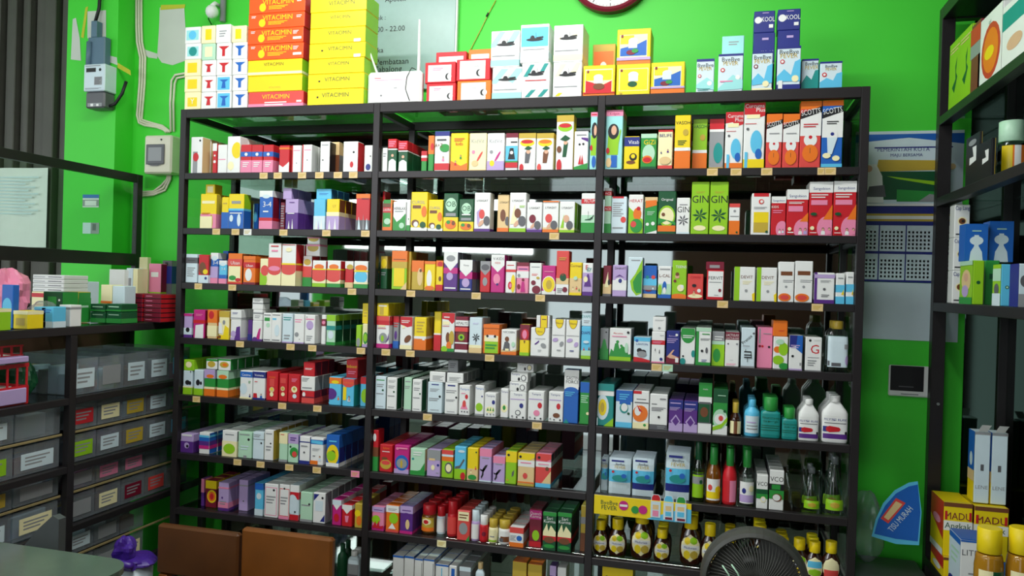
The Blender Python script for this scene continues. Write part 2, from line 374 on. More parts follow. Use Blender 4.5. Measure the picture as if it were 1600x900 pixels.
def stock(level, text, kind='box'):
    top = level < 0; zs = TOP if top else SZ[level]; items = []; last = None
    ceil_z = 9 if level <= 0 and top else (TOP-.03 if level == 0 else SZ[level-1]-.0215)
    for ln in text.strip().split('\n'):
        ln = ln.strip()
        if not ln: continue
        a, desc, des = ln.split('|'); a = a.split(); x0, x1, yt = map(float, a[:3]); s = 0; n = 0; d = None; st = False; yb = None
        for k in a[3:]:
            if k[0] == 's': s = float(k[1:])/100
            elif k[0] == 'n': n = int(k[1:])
            elif k[0] == 'd': d = float(k[1:])/100
            elif k == '^': st = True
            elif k[0] == 'z': yb = float(k[1:])
        Y = .004+s; zb = zs+.0002
        if st: zb = last['z1']+.0004; Y = max(Y, last['y0'] if not s else Y)
        X0, X1, zt = xz(x0, x1, yt, Y, zb)
        bay = min(2, max(0, int((X0+X1)/2/BW)))
        if (x0+x1)/2 > 941 and bay == 1: bay = 2
        if not top:
            lo, hi = bay*BW+PW+.001, (bay+1)*BW-PW-.001; X0 = max(X0, lo); X1 = min(X1, hi); zt = min(zt, ceil_z)
        X0 += .0004; X1 -= .0004
        w = X1-X0
        if w < .004: print('THIN', level, desc, w)
        if d is None: d = .055 if w > .085 else .042
        key = (level, bay) if not top else (-1, 0)
        for _ in range(4):
            q = hit(key, (X0, X1, Y, Y+d, zb, zt))
            if not q: break
            oa, ob = min(X1, q[1])-max(X0, q[0]), 0
            if oa < .45*w: 
                if X0 < q[0]: X1 = q[0]-.0004
                else: X0 = q[1]+.0004
                w = X1-X0
            else: print('OVERLAP', level, desc, x0, round(oa/w, 2)); break
        REG.setdefault(key, []).append((X0, X1, Y, Y+d, zb, zt))
        it = dict(x0=X0, x1=X1, y0=Y, d=d, z0=zb, z1=zt, n=n, desc=desc, des=des, bay=bay, key=key, st=st); items.append(it); last = it
    # names: count look-alikes on the same shelf of the same bay
    cnt = {}
    for it in items: cnt.setdefault((it['bay'] if not top else 0, it['desc']), []).append(it)
    for it in items:
        fam = sorted(cnt[(it['bay'] if not top else 0, it['desc'])], key=lambda q: (q['x0'], q['z0'])); k = fam.index(it); m = len(fam)
        where = 'on rack top' if top else BAY[it['bay']]+' bay '+ORD[level]+' shelf'
        pos = '' if m == 1 else ('leftmost' if k == 0 else 'rightmost' if k == m-1 else NTH[k]+' from left' if m > 2 else '')
        if m > 1 and fam[0]['st'] != fam[-1]['st'] or (m > 1 and abs(fam[0]['x0']-fam[-1]['x0']) < .02):
            fam2 = sorted(fam, key=lambda q: q['z0']); k = fam2.index(it)
            if max(q['x0'] for q in fam)-min(q['x0'] for q in fam) < .025: pos = 'bottom one' if k == 0 else 'top one' if k == m-1 else NTH[k]+' from bottom'
        base = it['desc']+', '+where
        w = it['x1']-it['x0']; h = it['z1']-it['z0']
        kn = kindname(it['desc']); me = box_mesh(kn, w, it['d'], h, it['des'])
        o = bpy.data.objects.new(kn, me); COL.objects.link(o); o.location = ((it['x0']+it['x1'])/2, it['y0'], it['z0'])
        grp = None
        if m > 1: grp = it['desc']+' boxes '+('on the rack top' if top else 'on the '+ORD[level]+' shelf')
        tag(o, base+(', '+pos if pos else ''), 'box', grp); NSTOCK[0] += 1
        it['o'] = o; it['pos'] = pos; it['grp'] = grp; it['base'] = base
    for it in items:
        for j in range(1, it['n']+1):
            Y = it['y0']+j*(it['d']+.0015)
            if Y+it['d'] > (DEP-.0075 if not top else .31): break
            a = (it['x0'], it['x1'], Y, Y+it['d'], it['z0'], it['z1'])
            if hit(it['key'], a): break
            REG[it['key']].append(a); BEHIND.append((it['o'].data, (it['x0']+it['x1'])/2, Y, it['z0']))
stock(-1, '''
288 313 144|small yellow cube, bottom of far-left stack|X r,20,20,80,70,Y t,50,35,30,W,Y
288 313 119 ^|small yellow cube, second in far-left stack|X r,20,20,80,80,Y
288 313 93 ^|small yellow cube, middle of far-left stack|X r,20,20,80,80,Y
289 314 68 ^|small teal cube, fourth in far-left stack|W r,15,20,85,80,c c,50,50,25,T
289 313 42 ^|small teal cube, top of far-left stack|W r,10,20,90,80,c c,50,50,25,C
314 337 144|small white cube with red figure, bottom of second stack|W p,R,35,25,65,25,60,60,85,75,20,75,42,60 
315 337 119 ^|small white cube with red figure, second in second stack|W p,R,35,25,65,25,60,60,85,75,20,75,42,60 
315 337 94 ^|small white cube with red figure, third in second stack|W p,R,35,25,65,25,60,60,85,75,20,75,42,60 
315 336 68 ^|small pale green cube in second stack|Q r,25,20,80,80,X
314 336 40 ^|small cream cube topping the second stack|X r,30,20,75,80,Y
338 361 143|small blue cube, bottom of third stack|W r,8,10,92,90,C p,B,35,20,65,20,60,60,85,75,20,75,42,60
338 361 118 ^|small blue cube, second in third stack|W r,8,10,92,90,C p,B,35,20,65,20,60,60,85,75,20,75,42,60
338 361 93 ^|small white cube with red T, third stack|W p,R,40,20,60,20,60,60,90,80,15,80,40,60
338 361 67 ^|small white cube with red T, third stack upper|W p,R,40,20,60,20,60,60,90,80,15,80,40,60
337 360 38 ^|small plain white cube topping the third stack|W l,25,75,30,70,3,S
363 386 142|small blue and white cube, bottom of fourth stack|W p,B,40,20,60,20,60,60,90,80,15,80,40,60
363 386 117 ^|small blue and white cube, second in fourth stack|W p,B,40,20,60,20,60,60,90,80,15,80,40,60
363 386 92 ^|small blue and white cube, third in fourth stack|W p,B,40,20,60,20,60,60,90,80,15,80,40,60
363 386 66 ^|small blue and white cube, fourth in fourth stack|W p,B,40,20,60,20,60,60,90,80,15,80,40,60
362 385 40 ^|small cream cube topping the fourth stack|X r,25,20,65,80,Y
388 474 143 d8|flat pink-red vitamin box, bottom of orange stack|r/R b,0,25,I t,50,55,28,Y,VITACIMIN l,30,70,10,40,2,W r,88,30,97,42,W
387 472 118 ^ d8|flat yellow vitamin box, lower in orange stack|Y/L t,50,20,12,J,VITACIMIN
387 472 93 ^ d8|flat yellow vitamin box, upper in orange stack|Y/L t,48,62,20,K,VITACIMIN b,8,24,X
387 474 68 ^ d8|flat orange vitamin box, lowest orange in stack|o/R t,52,55,32,Y,VITACIMIN e,25,38,6,26,Y l,36,70,22,48,3,Y r,82,22,97,38,W l,82,92,55,80,3,W l,6,14,70,88,2,W
387 474 44 ^ d8|flat orange vitamin box, second orange in stack|o/R t,52,55,32,Y,VITACIMIN e,25,38,6,26,Y l,36,70,22,48,3,Y r,82,22,97,38,W l,82,92,55,80,3,W l,6,14,70,88,2,W
388 476 20 ^ d8|flat orange vitamin box, third orange in stack|o/R t,52,55,32,Y,VITACIMIN e,25,38,6,26,Y l,36,70,22,48,3,Y l,86,95,60,80,2,W l,6,14,70,88,2,W
389 477 -5 ^ d8|flat orange vitamin box topping the orange stack|o/R t,52,55,32,Y,VITACIMIN e,25,38,6,26,Y l,36,70,22,48,3,Y l,86,95,60,80,2,W
480 568 139 d9|flat yellow vitamin box, bottom of tall stack|Y/L t,50,52,26,D,VITACIMIN r,17,48,20,58,K
481 569 115 ^ d9|flat yellow vitamin box, second in tall stack|Y/L t,52,52,26,D,VITACIMIN r,19,48,22,58,K
482 569 91 ^ d9|flat yellow vitamin box, third in tall stack|Y/L t,54,56,22,D,VITACIMIN
483 571 67 ^ d9|flat yellow vitamin box, fourth in tall stack|Y/L t,55,52,25,D,VITACIMIN r,22,48,25,58,K r,80,2,92,22,W
484 571 43 ^ d9|flat yellow vitamin box, fifth in tall stack|Y/L t,54,54,24,D,VITACIMIN r,80,2,92,22,W
485 572 18 ^ d9|flat yellow vitamin box, sixth in tall stack|Y/L t,54,56,20,D,VITACIMIN
485 573 -7 ^ d9|flat yellow vitamin box topping the tall stack|Y/L t,56,42,26,D,VITACIMIN
666 712 130 d9|red box with white panel, lower left pair|R r,10,5,90,85,W e,80,30,9,16,K e,84,30,7,14,W l,25,50,60,75,2,I
664 712 97 ^ d9|red box with white panel, upper left pair|R r,10,8,86,86,W e,76,30,9,16,K e,80,30,7,14,W l,25,60,60,75,2,I
714 767 126 d9|orange box with white panel beside red boxes|O r,12,6,85,90,W e,78,40,9,16,K e,82,40,7,14,W t,50,60,9,S,Sindo
713 766 92 ^ d9|red box with white panel, upper right pair|R r,10,8,86,92,W e,68,35,9,16,K e,72,35,7,14,W t,60,62,9,S,Sindo
769 815 105 d10|white box with aqua stripes and ship, lower|W p,c,0,60,30,95,55,95,15,50,0,50 p,c,50,60,80,95,100,95,100,85,70,50 b,4,22,c l,5,85,28,34,1,S e,52,62,32,4,K e,45,66,8,7,K p,K,60,64,80,66,80,70,58,68 r,56,66,57,80,K
767 812 48 ^ d10|white box with aqua stripes and ship, upper left|W p,c,0,65,30,98,50,98,15,55,0,55 p,c,55,65,80,98,98,98,98,90,70,55 b,4,20,c l,5,85,28,34,1,S e,52,62,32,4,K e,45,66,8,7,K p,K,60,64,80,66,80,70,58,68 r,56,66,57,80,K
815 859 98 d10|white box with dark teal stripes and ship|W p,T,5,62,30,95,45,95,22,62 p,T,65,75,80,97,95,97,80,75 p,T,12,5,35,25,52,25,28,5 p,T,58,5,80,25,97,25,74,5 l,12,88,48,54,1,R e,50,68,28,4,K e,42,72,8,7,K p,K,58,70,80,72,80,76,56,74 r,54,72,55,85,K
813 858 38 ^ d10|white box with aqua panel and ship, topmost|W r,3,42,97,92,C b,8,28,H l,10,85,32,37,1,S e,50,60,30,4,K e,42,64,8,7,K p,K,58,62,80,64,80,68,56,66 r,54,64,55,78,K
864 909 97 d10|white box with yellow stripes and ship, lower|W p,X,5,60,25,95,45,95,20,60 p,X,60,72,80,98,97,98,80,70 p,Y,8,5,20,14,35,14,22,5 l,5,85,28,34,1,S e,50,64,30,4,K e,42,68,8,7,K p,K,58,66,80,68,80,72,56,70 r,54,68,55,82,K
865 911 39 ^ d10|white box with yellow stripes and ship, upper|W p,X,5,60,25,95,45,95,20,60 p,X,60,72,80,98,97,98,80,70 b,5,20,X l,5,85,28,34,1,S e,50,64,30,4,K e,42,68,8,7,K p,K,58,66,80,68,80,72,56,70 r,54,68,55,82,K
911 961 102 d9|yellow tea box with red picture|Y/J b,0,10,O r,6,12,92,88,X p,R,8,14,90,14,90,50,60,36,8,52 r,8,52,90,84,Y e,48,62,15,9,H r,34,42,62,58,H e,50,32,18,10,A r,12,76,18,84,U b,10,14,R
963 1016 100 d9|yellow tea box with green leaf picture|Y/J r,8,15,94,86,X r,10,17,92,84,Y e,50,66,15,10,H r,36,45,64,62,H e,48,36,14,9,D r,12,76,18,84,U r,10,6,18,10,J
1017 1070 97 d9|yellow tea box with blue picture|Y/J b,0,18,O r,8,24,90,86,X p,B,10,26,88,26,88,72,60,60,10,48 r,10,60,50,84,Y e,48,66,14,9,H r,34,46,60,62,H e,42,34,14,7,U e,54,38,10,6,G b,18,24,V r,12,78,18,86,U
964 1017 45 ^ s1 d9|yellow tea box with blue picture, stacked on top|Y/J b,0,12,O r,8,20,90,84,X p,B,10,24,88,24,88,68,60,56,10,46 r,10,58,50,82,Y e,48,66,14,9,H r,34,46,60,62,H e,42,34,14,7,U e,54,38,10,6,G b,12,20,V r,12,76,18,84,U
1088 1116 92 d5|white and aqua fever patch box, front left|H b,92,100,N t,50,76,11,K,ByeBye t,50,66,10,J,FEVER c,18,50,10,R c,18,50,6,W p,c,0,25,60,45,100,30,100,8,0,15 c,75,28,14,W l,8,80,6,14,2,T
1122 1161 84 d5|white and aqua fever patch box, front right|H b,94,100,N t,50,80,11,K,ByeBye t,50,70,10,J,FEVER c,18,58,9,R c,18,58,5,W p,c,0,10,60,45,100,30,100,8,0,5 c,80,38,10,W l,8,60,25,32,1,I
1175 1207 80 d5|blue-wave fever patch box beneath navy boxes|H/B b,94,100,N t,50,80,10,K,ByeBye t,50,70,10,J,FEVER c,18,62,11,U c,18,62,6,W p,C,0,28,30,45,60,30,75,62,100,68,100,20,0,15 c,68,18,16,X b,0,7,X
1214 1251 72 d5|tallest blue-wave fever patch box|H/N b,94,100,N t,50,82,10,K,ByeBye t,50,73,10,J,FEVER c,22,65,10,R c,22,65,6,W p,C,0,32,30,48,60,34,75,64,100,70,100,20,0,20 c,78,26,15,X b,0,13,N r,6,4,24,22,W
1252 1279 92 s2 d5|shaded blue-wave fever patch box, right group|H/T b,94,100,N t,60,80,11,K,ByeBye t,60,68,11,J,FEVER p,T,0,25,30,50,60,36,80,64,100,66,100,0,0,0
1281 1316 96 d5|blue-wave fever patch box at far right|H/T b,93,100,N t,50,78,10,K,ByeBye t,50,67,10,J,FEVER c,20,52,11,R c,20,52,6,W p,C,0,25,30,40,60,30,75,55,100,60,100,0,0,0
''')
# items standing further back on the rack top
stock(-1, '''
680 728 81 s10 d9|red box with white panel, behind the front ones|R r,10,5,90,92,W l,25,80,50,70,2,S
731 767 77 s10 d9|orange box with white panel, behind the red ones|O r,12,5,90,92,W
925 961 69 s10 d9|brownish yellow tea box standing behind red one|J r,6,12,92,88,O p,R,8,14,90,14,90,50,60,36,8,52 e,48,62,15,9,H
1127 1162 56 s6 d9|aqua carton behind the fever patch boxes|c l,30,75,84,92,2,S
1176 1210 51 s6 d6|navy patch box with white roundel, lower left|N c,20,58,17,W t,68,50,22,W,KOOL l,40,70,86,94,1,V r,72,20,92,36,W
1178 1211 17 s6 ^ d6|navy patch box with white roundel, upper left|N c,20,58,17,W t,68,50,22,W,KOOL l,40,70,86,94,1,V r,72,20,92,36,W
1214 1249 47 s6 d6|navy patch box with white roundel, lower right|N c,20,58,17,W t,68,50,22,W,KOOL l,40,70,86,94,1,V r,72,20,92,36,W
1215 1251 14 s6 ^ d6|navy patch box with white roundel, upper right|N c,20,58,17,W t,68,50,22,W,KOOL l,40,70,86,94,1,V r,72,20,92,36,W
''')
stock(0, '''
298 316 214 n4|white carton with red and grey figure|W/E r,20,0,60,60,S e,45,45,25,12,R c,80,90,8,K
332 339 224 s1|narrow red and white carton|R c,50,40,30,W c,50,60,20,W r,0,75,100,100,W
340 354 226 n1|plain white carton|W l,10,90,45,52,1,I
355 375 213 n2|tall white carton with yellow disc|W e,75,62,40,22,Y e,30,20,25,12,X
376 393 226 n2|bright pink carton with blue band|R b,0,45,I b,58,75,B c,50,66,14,W l,20,80,20,40,3,W
393 410 226 n2|bright pink carton with blue band|R b,0,45,I b,58,75,B c,50,66,14,W l,20,80,20,40,3,W
411 427 226 n3|bright pink carton with blue band|R b,0,45,I b,58,75,B c,50,66,14,W l,20,80,20,40,3,W
436 452 227 n2|red carton with white lower corner|R p,W,0,0,100,0,100,40,40,20,0,30 b,85,92,O
456 470 227 n3|white carton with pink left edge|W r,0,0,12,100,R l,20,90,78,84,1,I c,55,35,5,K
472 487 226 n3|white carton with pink left edge|W r,0,0,12,100,R l,20,90,78,84,1,I c,55,45,5,K
500 515 221 n0|white carton with dark side|W/K l,15,85,85,92,1,S c,30,40,7,K
518 530 222 s4 n1|muted brown-pink carton|A/S b,60,100,E
536 559 221 n3|white carton with red mark and crimson side|W/R c,72,65,7,K e,60,25,12,10,R
560 568 228 s5|narrow crimson carton|R
569 582 227 s1 n2|white carton with blue splash|W c,75,60,8,K e,50,20,30,12,N
597 605 231|narrow pale carton beside post|W l,20,80,60,80,2,S
606 620 232 d4|green carton with white-shirted man, lower|D/D p,W,5,0,95,0,90,45,60,55,40,55,10,45 c,50,70,15,F b,94,99,W
606 620 217 ^ d4|little red box atop green carton, left|R l,10,90,15,80,3,I
622 637 235 d4 n4|green carton with white-shirted man, right|D/D p,W,5,0,95,0,90,45,60,55,40,55,10,45 c,50,70,15,F b,94,99,W
622 637 220 ^ d4 n4|little red box atop green carton, right|R l,10,90,15,80,3,I
658 667 236 s4|green and red carton set back|G/D b,55,100,R b,70,80,W
669 678 212 s2 n1|orange and green carton half hidden|G/D b,50,100,O e,70,70,30,10,R
679 702 205|white children syrup carton with blue top|W b,88,100,N b,3,20,R h,60,25,16,I e,70,58,35,10,G t,28,60,10,A,A+Z l,15,80,75,82,1,K
704 731 208 n2|yellow carton with orange base and kids|Y p,O,0,0,100,0,100,22,60,14,0,28 h,30,15,13,R h,60,32,11,G t,50,68,9,R,kids l,20,80,78,88,2,O
733 760 208 n1|cream kids vitamin carton with ribbons|X t,50,74,10,S,KidVit e,25,50,10,5,I e,62,38,6,16,r,-30 e,35,20,20,8,E b,0,4,E
761 788 208 n1|pinkish kids vitamin carton with ribbons|W t,50,74,10,S,KidVit e,25,50,10,5,S e,62,38,6,16,M,-30 b,0,26,V e,30,20,14,8,Y
790 809 208 n1|white carton with blue portrait, dark red top|W b,88,100,U l,40,95,72,80,1,K r,0,26,100,66,C p,K,20,30,80,30,65,60,35,60 c,50,48,14,W b,8,24,R b,22,26,G
810 837 208 n1|white carton with scholar and gold top|W b,86,100,J e,50,74,42,10,Y e,50,77,36,5,R p,Z,38,20,62,20,72,48,50,55,40,48 c,58,50,12,F p,D,34,58,55,66,80,60,58,54 e,20,8,12,10,R
838 865 208 n1|white carton with scholar and gold top|W b,86,100,J e,50,74,42,10,Y e,50,77,36,5,O p,A,38,20,62,20,72,48,50,55,40,48 c,58,50,12,F p,D,34,58,55,66,80,60,58,54 e,18,8,12,10,r
869 896 180|tall white carton with scholar, gold top|W/Y b,88,100,J e,50,78,42,8,L e,50,81,36,4,R p,D,38,24,60,24,70,50,45,50 c,55,50,12,F p,D,22,56,52,64,82,58,55,52 e,20,8,15,12,R e,18,38,14,6,A
897 919 205|white carton with eyes figure, green base|W p,G,0,0,0,8,100,18,100,0 p,P,50,80,100,72,100,82,50,84 c,38,66,8,K c,65,67,8,K p,R,30,15,45,40,50,15,58,40,70,15 l,15,85,88,93,1,S
922 933 175|carton with black-haired child, yellow shirt|c b,92,100,I l,10,90,93,98,1,R p,L,10,25,90,25,95,60,10,60 e,60,68,45,14,K e,72,68,22,9,F e,60,14,30,10,B e,20,38,18,5,R
945 973 172 n1|tall carton with girl in yellow shirt|c b,90,100,I t,50,92,4,U,Kidgain p,L,10,25,75,25,80,58,15,58 e,45,64,32,13,K e,48,66,16,8,F p,L,70,50,85,68,90,66,78,45 r,35,4,70,24,B e,15,32,10,5,R e,22,12,16,8,E
975 999 213 n1|yellow carton with navy title band|Y b,70,98,N t,62,77,11,W,Vitab c,60,38,25,K c,60,40,14,Y e,45,22,30,5,A
1001 1026 209 n1|green carton titled in yellow|G b,88,100,Q e,50,45,40,25,Q t,55,70,13,Y,GiZi e,42,28,32,11,O e,42,27,26,7,R b,0,8,D
1028 1051 203 n1|cream and red children carton|X b,95,100,R b,0,10,r t,50,82,8,N,BELIFE h,68,42,12,P h,22,40,8,N e,50,22,40,10,E
1054 1079 180 n1|tall yellow over orange carton|Y/R b,0,34,O b,34,40,W t,50,83,6,K,VASOH e,68,68,18,6,J l,20,75,44,54,3,D p,W,70,34,92,34,88,40,72,40
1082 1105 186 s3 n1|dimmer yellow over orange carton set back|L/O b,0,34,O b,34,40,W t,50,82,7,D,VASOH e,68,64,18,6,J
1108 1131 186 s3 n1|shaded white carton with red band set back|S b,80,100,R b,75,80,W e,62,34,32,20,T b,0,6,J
1133 1161 175|white carton with red top, blue blob|W p,R,0,100,100,100,100,78,60,74,40,82,0,80 t,55,90,6,W,Curcuma t,75,83,6,W,Plus r,12,73,75,80,X l,5,60,65,67,1,R c,20,58,7,Z e,60,35,28,18,C e,72,20,16,8,B b,0,10,O r,10,0,25,25,C
1162 1195 160 n1|tallest white carton with red top|W p,R,0,100,100,100,100,80,60,76,40,82,0,82 t,50,92,6,W,Curcuma t,78,86,6,W,Plus r,12,76,75,82,X l,5,60,67,69,1,R c,18,60,7,Z e,60,40,28,18,C e,72,22,16,8,B b,0,14,Y r,6,0,20,25,C
1197 1222 178|short orange fish-oil carton|r b,84,100,O p,W,0,48,100,48,100,88,0,76 p,K,0,72,0,80,100,90,100,82 t,50,78,8,W,SCOTTS,8 e,50,42,32,12,W c,50,45,8,R l,18,82,62,66,1,S e,50,20,36,14,O r,48,20,51,28,A
1223 1249 178|short orange fish-oil carton|r b,84,100,O p,W,0,48,100,48,100,88,0,76 p,K,0,72,0,80,100,90,100,82 t,50,78,8,W,SCOTTS,8 e,50,42,32,12,W c,50,45,8,R l,18,82,62,66,1,S e,50,20,36,14,O r,48,20,51,28,A
1250 1283 158|tall orange fish-oil carton|r b,88,100,O p,W,0,48,100,48,100,86,0,74 p,K,0,73,0,82,100,92,100,83 t,50,80,8,W,SCOTTS,8 e,50,42,32,10,W c,50,46,9,R l,15,85,60,67,2,R e,50,22,38,13,O r,48,22,51,30,A
1284 1317 156|tall blue and white fish-oil carton|B/N b,0,6,C b,92,100,O p,W,0,45,100,45,100,86,0,74 p,K,0,73,0,82,100,92,100,83 t,50,81,8,W,SCOTTS,8 e,50,48,26,8,W c,50,50,9,N l,22,78,64,70,2,K p,H,30,20,50,20,75,45,25,45 e,25,18,20,4,X e,70,14,18,4,X
''')
stock(1, '''
313 338 303 n4 d4|yellow and pale pink carton|Y/J b,0,42,I r,10,72,90,80,X e,70,20,10,20,J r,0,0,75,35,X l,10,65,40,46,2,R
321 336 288 ^ s2 d4|small yellow carton stacked behind|Y r,20,20,80,80,X
346 357 308 d4|yellow over blue slim carton|Y/L b,0,52,B l,20,80,75,85,1,J
357 381 303 n5 d4|yellow over blue carton with pale figure|Y/L b,0,52,B b,52,58,C r,20,72,80,80,S e,70,25,12,18,H e,20,30,12,10,H l,10,90,42,48,1,W
396 403 318 s6|bright blue slim carton set back|B e,40,50,40,20,C
405 426 298 n3 d4|white, blue and magenta carton with heart|B/U b,0,22,I b,22,30,R b,84,100,W e,50,85,28,5,H t,60,58,14,W,3-4 l,30,70,42,50,1,W
438 445 316 s2 n2|dark notebook-like spiral pack|U/K l,10,90,10,90,9,S
446 466 311 n4 d4|purple carton with grass pattern|P/P b,55,100,V p,W,20,2,28,30,35,2 p,W,50,2,55,36,62,2 l,15,70,50,56,1,W l,30,70,86,92,1,P
442 456 294 ^ s1 n2 d4|small lilac box atop purple carton|V
490 508 311 n2 d4|pale cyan carton with grass pattern|C b,0,45,H p,W,15,2,25,34,35,2 p,W,60,2,70,40,80,2 p,V,40,2,45,30,52,2
510 530 311 n5 d4|yellow over violet carton|Y/A b,0,45,V b,45,58,X p,W,15,2,25,34,35,2 p,W,60,2,70,40,80,2 t,62,74,8,J,LY
494 518 295 ^ s1 d4 n2|sky blue small box atop pale carton|C/B l,20,80,40,60,2,B
556 578 303 n2|crimson carton with dark grass pattern|R b,0,28,Z b,88,100,O p,H,15,2,22,38,35,2 p,S,50,2,55,45,62,2 p,H,72,2,80,34,90,2 l,40,90,84,90,1,U
594 601 299 s2|slim red and white strip|W b,75,100,R b,0,40,E
598 613 312 s0.5|red and green carton with orange edge|G/O b,58,76,R t,50,63,9,W,LAXING b,76,88,A e,50,30,35,10,Q b,0,12,O r,84,0,100,100,O
614 634 315|white and green herbal carton|W p,G,0,0,100,0,100,60,60,40,30,30,0,50 t,52,72,9,K,HERBLAX l,15,80,64,69,1,S e,70,18,20,10,Q
635 641 312|slim white carton beside yellow one|W b,0,18,G c,60,38,16,G
642 668 300 n1|yellow carton with baby, taller|Y b,0,9,W t,45,70,8,S,CURSIL r,10,58,60,66,A e,80,50,16,14,O e,28,20,22,9,A e,32,17,14,7,W e,74,16,18,8,D
669 692 312 n1|yellow carton with baby, shorter|Y b,0,9,W t,45,70,8,S,CURSIL r,10,57,60,66,A e,80,46,16,14,O e,28,18,22,9,A e,32,15,14,7,W e,74,14,18,8,D
693 716 302|dark green carton with pale roundel, taller|D b,0,37,Y e,50,70,38,18,Q t,50,65,14,D,OB r,15,40,85,48,S e,50,18,38,12,O e,35,24,14,5,G e,70,22,12,6,A
717 740 311|dark green carton with pale roundel, shorter|D b,0,30,Y e,50,70,34,18,Q t,50,64,15,D,OB l,20,80,48,56,1,W r,15,34,85,42,S e,50,15,38,10,O e,30,20,14,5,G e,70,18,12,6,A
741 766 301|white carton with hopping figure, purple base|W b,0,8,P t,50,77,5,K,LYSAGAT p,V,15,50,40,60,30,10,20,20 e,48,45,18,12,r e,45,22,24,5,F,50 e,80,28,20,12,Z
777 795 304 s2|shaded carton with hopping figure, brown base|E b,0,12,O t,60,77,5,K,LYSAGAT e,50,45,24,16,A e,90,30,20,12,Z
796 822 301|white carton with hopping figure, tall lime|W b,0,10,L t,50,77,5,K,LYSAGAT p,X,5,20,30,72,50,20 e,50,48,20,12,A e,45,22,24,5,F,50 e,78,28,24,13,Z l,60,95,62,68,2,L
823 847 316|white carton with hopping figure, purple foot|W b,0,9,P b,9,14,V t,50,78,6,K,LYSAGAT e,38,45,22,14,U e,42,22,24,5,F,50 e,72,24,22,14,Z
848 873 314|white carton with hopping figure, orange foot|W b,0,10,O b,10,16,E t,50,76,6,K,LYSAGAT e,38,45,22,14,r e,42,22,24,5,F,50 e,72,24,22,14,Z b,96,100,O
874 898 315 n2|white carton with hopping figure, lime foot|W/L b,0,9,L b,9,16,X t,50,77,6,K,LYSAGAT p,L,8,15,30,60,30,15 e,45,45,20,12,F e,68,24,22,14,Z
908 930 302|white carton with red title band, grassy base|W b,0,26,G b,26,45,Q b,74,86,R t,60,77,8,W,PECTUM p,D,25,32,70,32,95,45,60,36,30,34 r,50,34,52,55,K p,K,75,36,92,50,80,34
944 955 294 s1.5|slim carton with red bands, green base|Q b,0,22,G b,50,60,R b,84,94,R t,50,86,5,W,ACS t,50,52,5,W,ACS b,94,100,W
955 979 307 s2|pale leaflet-printed carton, red top|H r,5,95,80,100,R l,10,80,45,85,7,S l,10,80,12,20,1,S e,80,38,18,8,r
982 1005 304|white carton with red mango and leaves|W t,50,80,8,R,HERAT p,L,0,0,100,0,100,35,0,68 e,60,50,28,16,O c,68,64,14,R e,55,20,42,18,G e,35,24,20,8,r
1007 1027 308 s0.5|green and orange carton with white base|G b,88,100,E p,O,5,70,95,78,95,92,5,90 p,W,0,0,100,10,100,0 c,24,26,13,W c,68,28,15,W l,20,80,50,62,3,Q
1028 1056 299 s0.5 n1|deep green carton with yellow dome|D e,50,42,47,25,L e,50,42,40,20,X t,50,78,6,W,Original p,G,0,22,50,32,100,20,100,28,0,38 b,6,20,O b,0,6,D e,30,46,10,4,A
1057 1078 309 s0.5|white carton with black title and leaf|W t,50,60,16,K,GIN f,50,38,46,Z l,20,80,78,84,1,S b,0,6,H
1080 1108 284|tall lime carton, black title and leaf|L t,50,60,14,K,GIN t,50,78,4,J,SEHAT f,50,36,44,D e,50,12,35,5,X
1109 1138 284|tall lime carton, black title and leaf|L t,50,60,14,K,GIN t,50,78,4,J,SEHAT f,50,36,44,D e,50,12,35,5,X
1139 1156 318 n1|small white over orange carton|W b,0,45,O b,88,100,r c,50,76,12,S l,10,90,56,62,1,S c,75,8,10,D
1174 1204 302 n1|white carton with golden panel|W r,10,92,90,100,R r,12,6,90,55,J r,12,30,90,55,Y c,50,80,14,r c,52,80,8,W l,12,80,62,68,2,S c,82,8,7,D
1205 1228 307|crimson tonic carton with pair, smallest|R b,83,100,W t,50,87,5,N,Sangobion t,25,70,6,W,KIDS l,10,80,56,66,2,I e,75,15,42,22,I h,60,5,16,W h,82,6,14,H
1229 1263 296|crimson tonic carton with pair, medium|R b,78,100,W t,50,83,6,N,Sangobion l,10,80,68,74,2,W r,8,52,75,64,I e,75,12,40,24,I p,O,60,30,100,50,100,30 h,65,2,16,W h,88,3,15,V c,15,14,9,X l,6,34,4,9,1,W
1264 1301 284 n1|crimson tonic carton with pair, tall|R b,80,100,W t,52,85,5,N,Sangobion l,8,80,69,78,2,W r,8,57,78,66,I e,75,14,40,22,I p,O,60,30,100,58,100,30 h,62,2,16,W h,88,3,15,I c,15,14,9,X l,6,34,4,7,1,W e,20,40,14,3,D
1302 1338 283 n1|crimson tonic carton with pair, tall|R b,80,100,W t,55,85,5,N,Sangobion l,8,80,69,78,2,W r,8,57,82,66,I e,75,14,40,22,I p,O,60,30,100,58,100,30 h,62,2,16,W h,90,3,15,I c,15,14,9,X l,6,34,4,7,1,W e,20,40,14,3,D
''')
